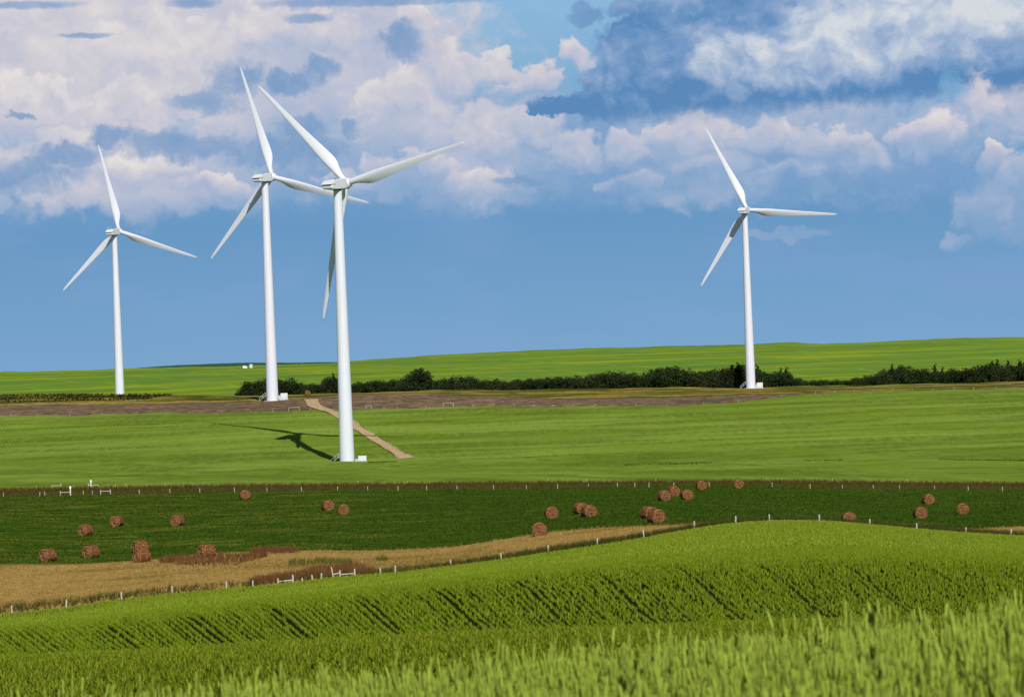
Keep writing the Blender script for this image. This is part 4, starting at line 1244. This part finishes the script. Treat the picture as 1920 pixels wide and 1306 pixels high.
# grasses at the fence and in the verges
grass = [tuft_template(400 + k, 6, .55, .040, .45, .25, 1) for k in range(6)]
def between(k0, k1, n, t0=0.0, t1=1.0, ur=1060):
    u = rng.uniform(-ur, ur, n); t = rng.uniform(t0, t1, n)
    return u, ROWD(k0, u) * (1 - t) + ROWD(k1, u) * t
u, D = between('fence', 'hay_near', 26000, 0.03, 1.0)
P = ground_pts(u, D); 
scatter('dry_grass', P, grass, (.25, .65), (0.22, 0.130, 0.030), (0.48, 0.325, 0.100), 'tawny dry grass between the near fence and the hay field', 'grass', tilt=.2,
        third=((0.120, 0.095, 0.014), .42, .13, .20))
u, D = between('fence', 'hay_near', 9000, 0.0, 0.13)
w = np.clip((u + 400) / 500, 0.25, 1); keep = rng.random(len(u)) < w
scatter('fence_weeds', ground_pts(u[keep], D[keep]), grass, (.6, 1.25), (0.028, 0.034, 0.008), (0.080, 0.082, 0.016), 'dark weeds along the foot of the near fence', 'weeds', tilt=.25)
def patch(x0, x1, y0f, y1f, n, d0, d1):
    """points on the ground inside an area outlined in the photo"""
    x = rng.uniform(x0, x1, n); a = np.array([y0f(q) for q in x]); b = np.array([y1f(q) for q in x])
    ok = b - a > .4; x, a, b = x[ok], a[ok], b[ok]
    u, e = ray(x, a + (b - a) * rng.random(len(x)))
    D = np.linspace(d0, d1, 220)
    z = terrain_uD(np.repeat(u[:, None], 220, 1), np.repeat(D[None], len(u), 0))
    k = np.argmax(z - e[:, None] * D[None] / F >= 0, axis=1)
    Dk = D[k] + rng.uniform(-.5, .5, len(k)) * (d1 - d0) / 220
    return ground_pts(u, Dk)
ip = lambda *p: (lambda x: float(np.interp(x, [q[0] for q in p], [q[1] for q in p])))
P1 = patch(470, 702, ip((470, 1090), (530, 1080), (600, 1066), (670, 1058), (702, 1075)), ip((470, 1098), (530, 1091), (640, 1079), (702, 1076)), 1300, 285, 372)
P2 = patch(300, 500, ip((300, 1051), (340, 1044), (400, 1040), (500, 1041)), ip((300, 1055), (360, 1060), (440, 1060), (500, 1044)), 700, 300, 385)
P3 = patch(470, 560, ip((470, 1030), (560, 1031)), ip((470, 1039), (560, 1036)), 250, 320, 390)
scatter('reddish_weeds', np.concatenate([P1, P2, P3]), grass, (.6, 1.4), (0.085, 0.034, 0.014), (0.200, 0.095, 0.036), 'dark reddish weeds in patches by the near fence', 'weeds', tilt=.18)
P4 = patch(540, 660, ip((540, 1052), (600, 1048), (660, 1052)), ip((540, 1062), (660, 1056)), 260, 300, 375)
P5 = patch(706, 728, ip((706, 1046), (728, 1046)), ip((706, 1052), (728, 1052)), 60, 300, 375)
scatter('green_tussocks', np.concatenate([P4, P5]), grass, (.6, 1.1), (0.055, 0.070, 0.012), (0.12, 0.135, 0.02), 'green tussocks in the tawny grass', 'grass', tilt=.2)
u, D = between('hay_near', 'hay_far', 42000, 0.0, 1.0)
nz = np.sin(u * .011 + D * .05) * np.sin(D * .31 + u * .004) 
scatter('hay_regrowth', ground_pts(u, D), [tuft_template(500 + k, 5, .22, .10, 1.2, .4, 1) for k in range(5)], (.5, 1.2), (0.012, 0.036, 0.003), (0.075, 0.125, 0.010),
        'dark green regrowth covering the mown hay field', 'grass', tilt=.3,
        third=((0.200, 0.185, 0.028), .27, .25, .35, lambda P: np.interp(P[:, 0], [-90, -25, 0], [.35, .15, -.9])))
u, D = between('hay_far', 'verge_far', 9000, 0.0, 0.55)
scatter('verge_grass', ground_pts(u, D), grass, (.5, 1.1), (0.035, 0.042, 0.008), (0.110, 0.105, 0.020), 'rough green grass of the far verge', 'grass', tilt=.25)
u, D = between('hay_far', 'verge_far', 8000, 0.5, 1.0)
scatter('brown_grass', ground_pts(u, D), grass, (.7, 1.3), (0.045, 0.024, 0.007), (0.125, 0.078, 0.020), 'brown seeding grass along the edge of the turbine field', 'grass', tilt=.2)
# dark scrub on the ridge before the leftmost turbine
scrubt = [tuft_template(600 + k, 9, 1.0, .50, .9, .4, 1) for k in range(5)]
n = 9000; u = -1150 + 1150 * rng.random(n) ** 1.0; D = rng.uniform(1222, 1300, n)
lim = np.interp(u, [-1150, -960, -690, -640], [1205, 1212, 1222, 1296]); keep = (D > lim) & (u < -640)
sp = (np.sin(u * .045 + 1) + np.sin(D * .22 + u * .02) > -1.1); keep &= sp | (rng.random(n) < .6)
scatter('scrub', ground_pts(u[keep], D[keep]), scrubt, (.25, .65), (0.010, 0.012, 0.004), (0.036, 0.038, 0.009), 'dark low scrub on the ridge at far left', 'scrub', tilt=.2)

W1 = patch(1170, 1580, ip((1170, 871), (1300, 867), (1580, 862)), ip((1170, 872), (1300, 871), (1400, 868.5), (1580, 862.6)), 800, 650, 1100)
W1 = W1[clump(W1, .12, .05) > -.25]
W2 = patch(1760, 1925, ip((1760, 861), (1920, 863)), ip((1760, 861.6), (1920, 864.5)), 350, 650, 1150)
W3 = patch(690, 745, ip((690, 866), (745, 865)), ip((690, 868), (745, 865.6)), 250, 800, 1100)
W4 = patch(648, 775, ip((648, 780), (665, 791), (700, 813), (740, 838), (775, 856)), ip((648, 782), (665, 793.5), (700, 816.5), (740, 842), (775, 858)), 500, 900, 1150)
W5 = patch(590, 748, ip((590, 765), (619, 775), (665, 804), (719, 839), (748, 857)), ip((590, 767), (619, 777), (665, 807), (719, 842), (748, 860)), 500, 900, 1180)
W4 = np.concatenate([W4, W5])
scatter('field_weeds', np.concatenate([W1, W2, W3, W4]), scrubt, (.10, .32), (0.045, 0.072, 0.008), (0.090, 0.130, 0.014), 'dark weedy streaks across the turbine field', 'weeds', tilt=.2)
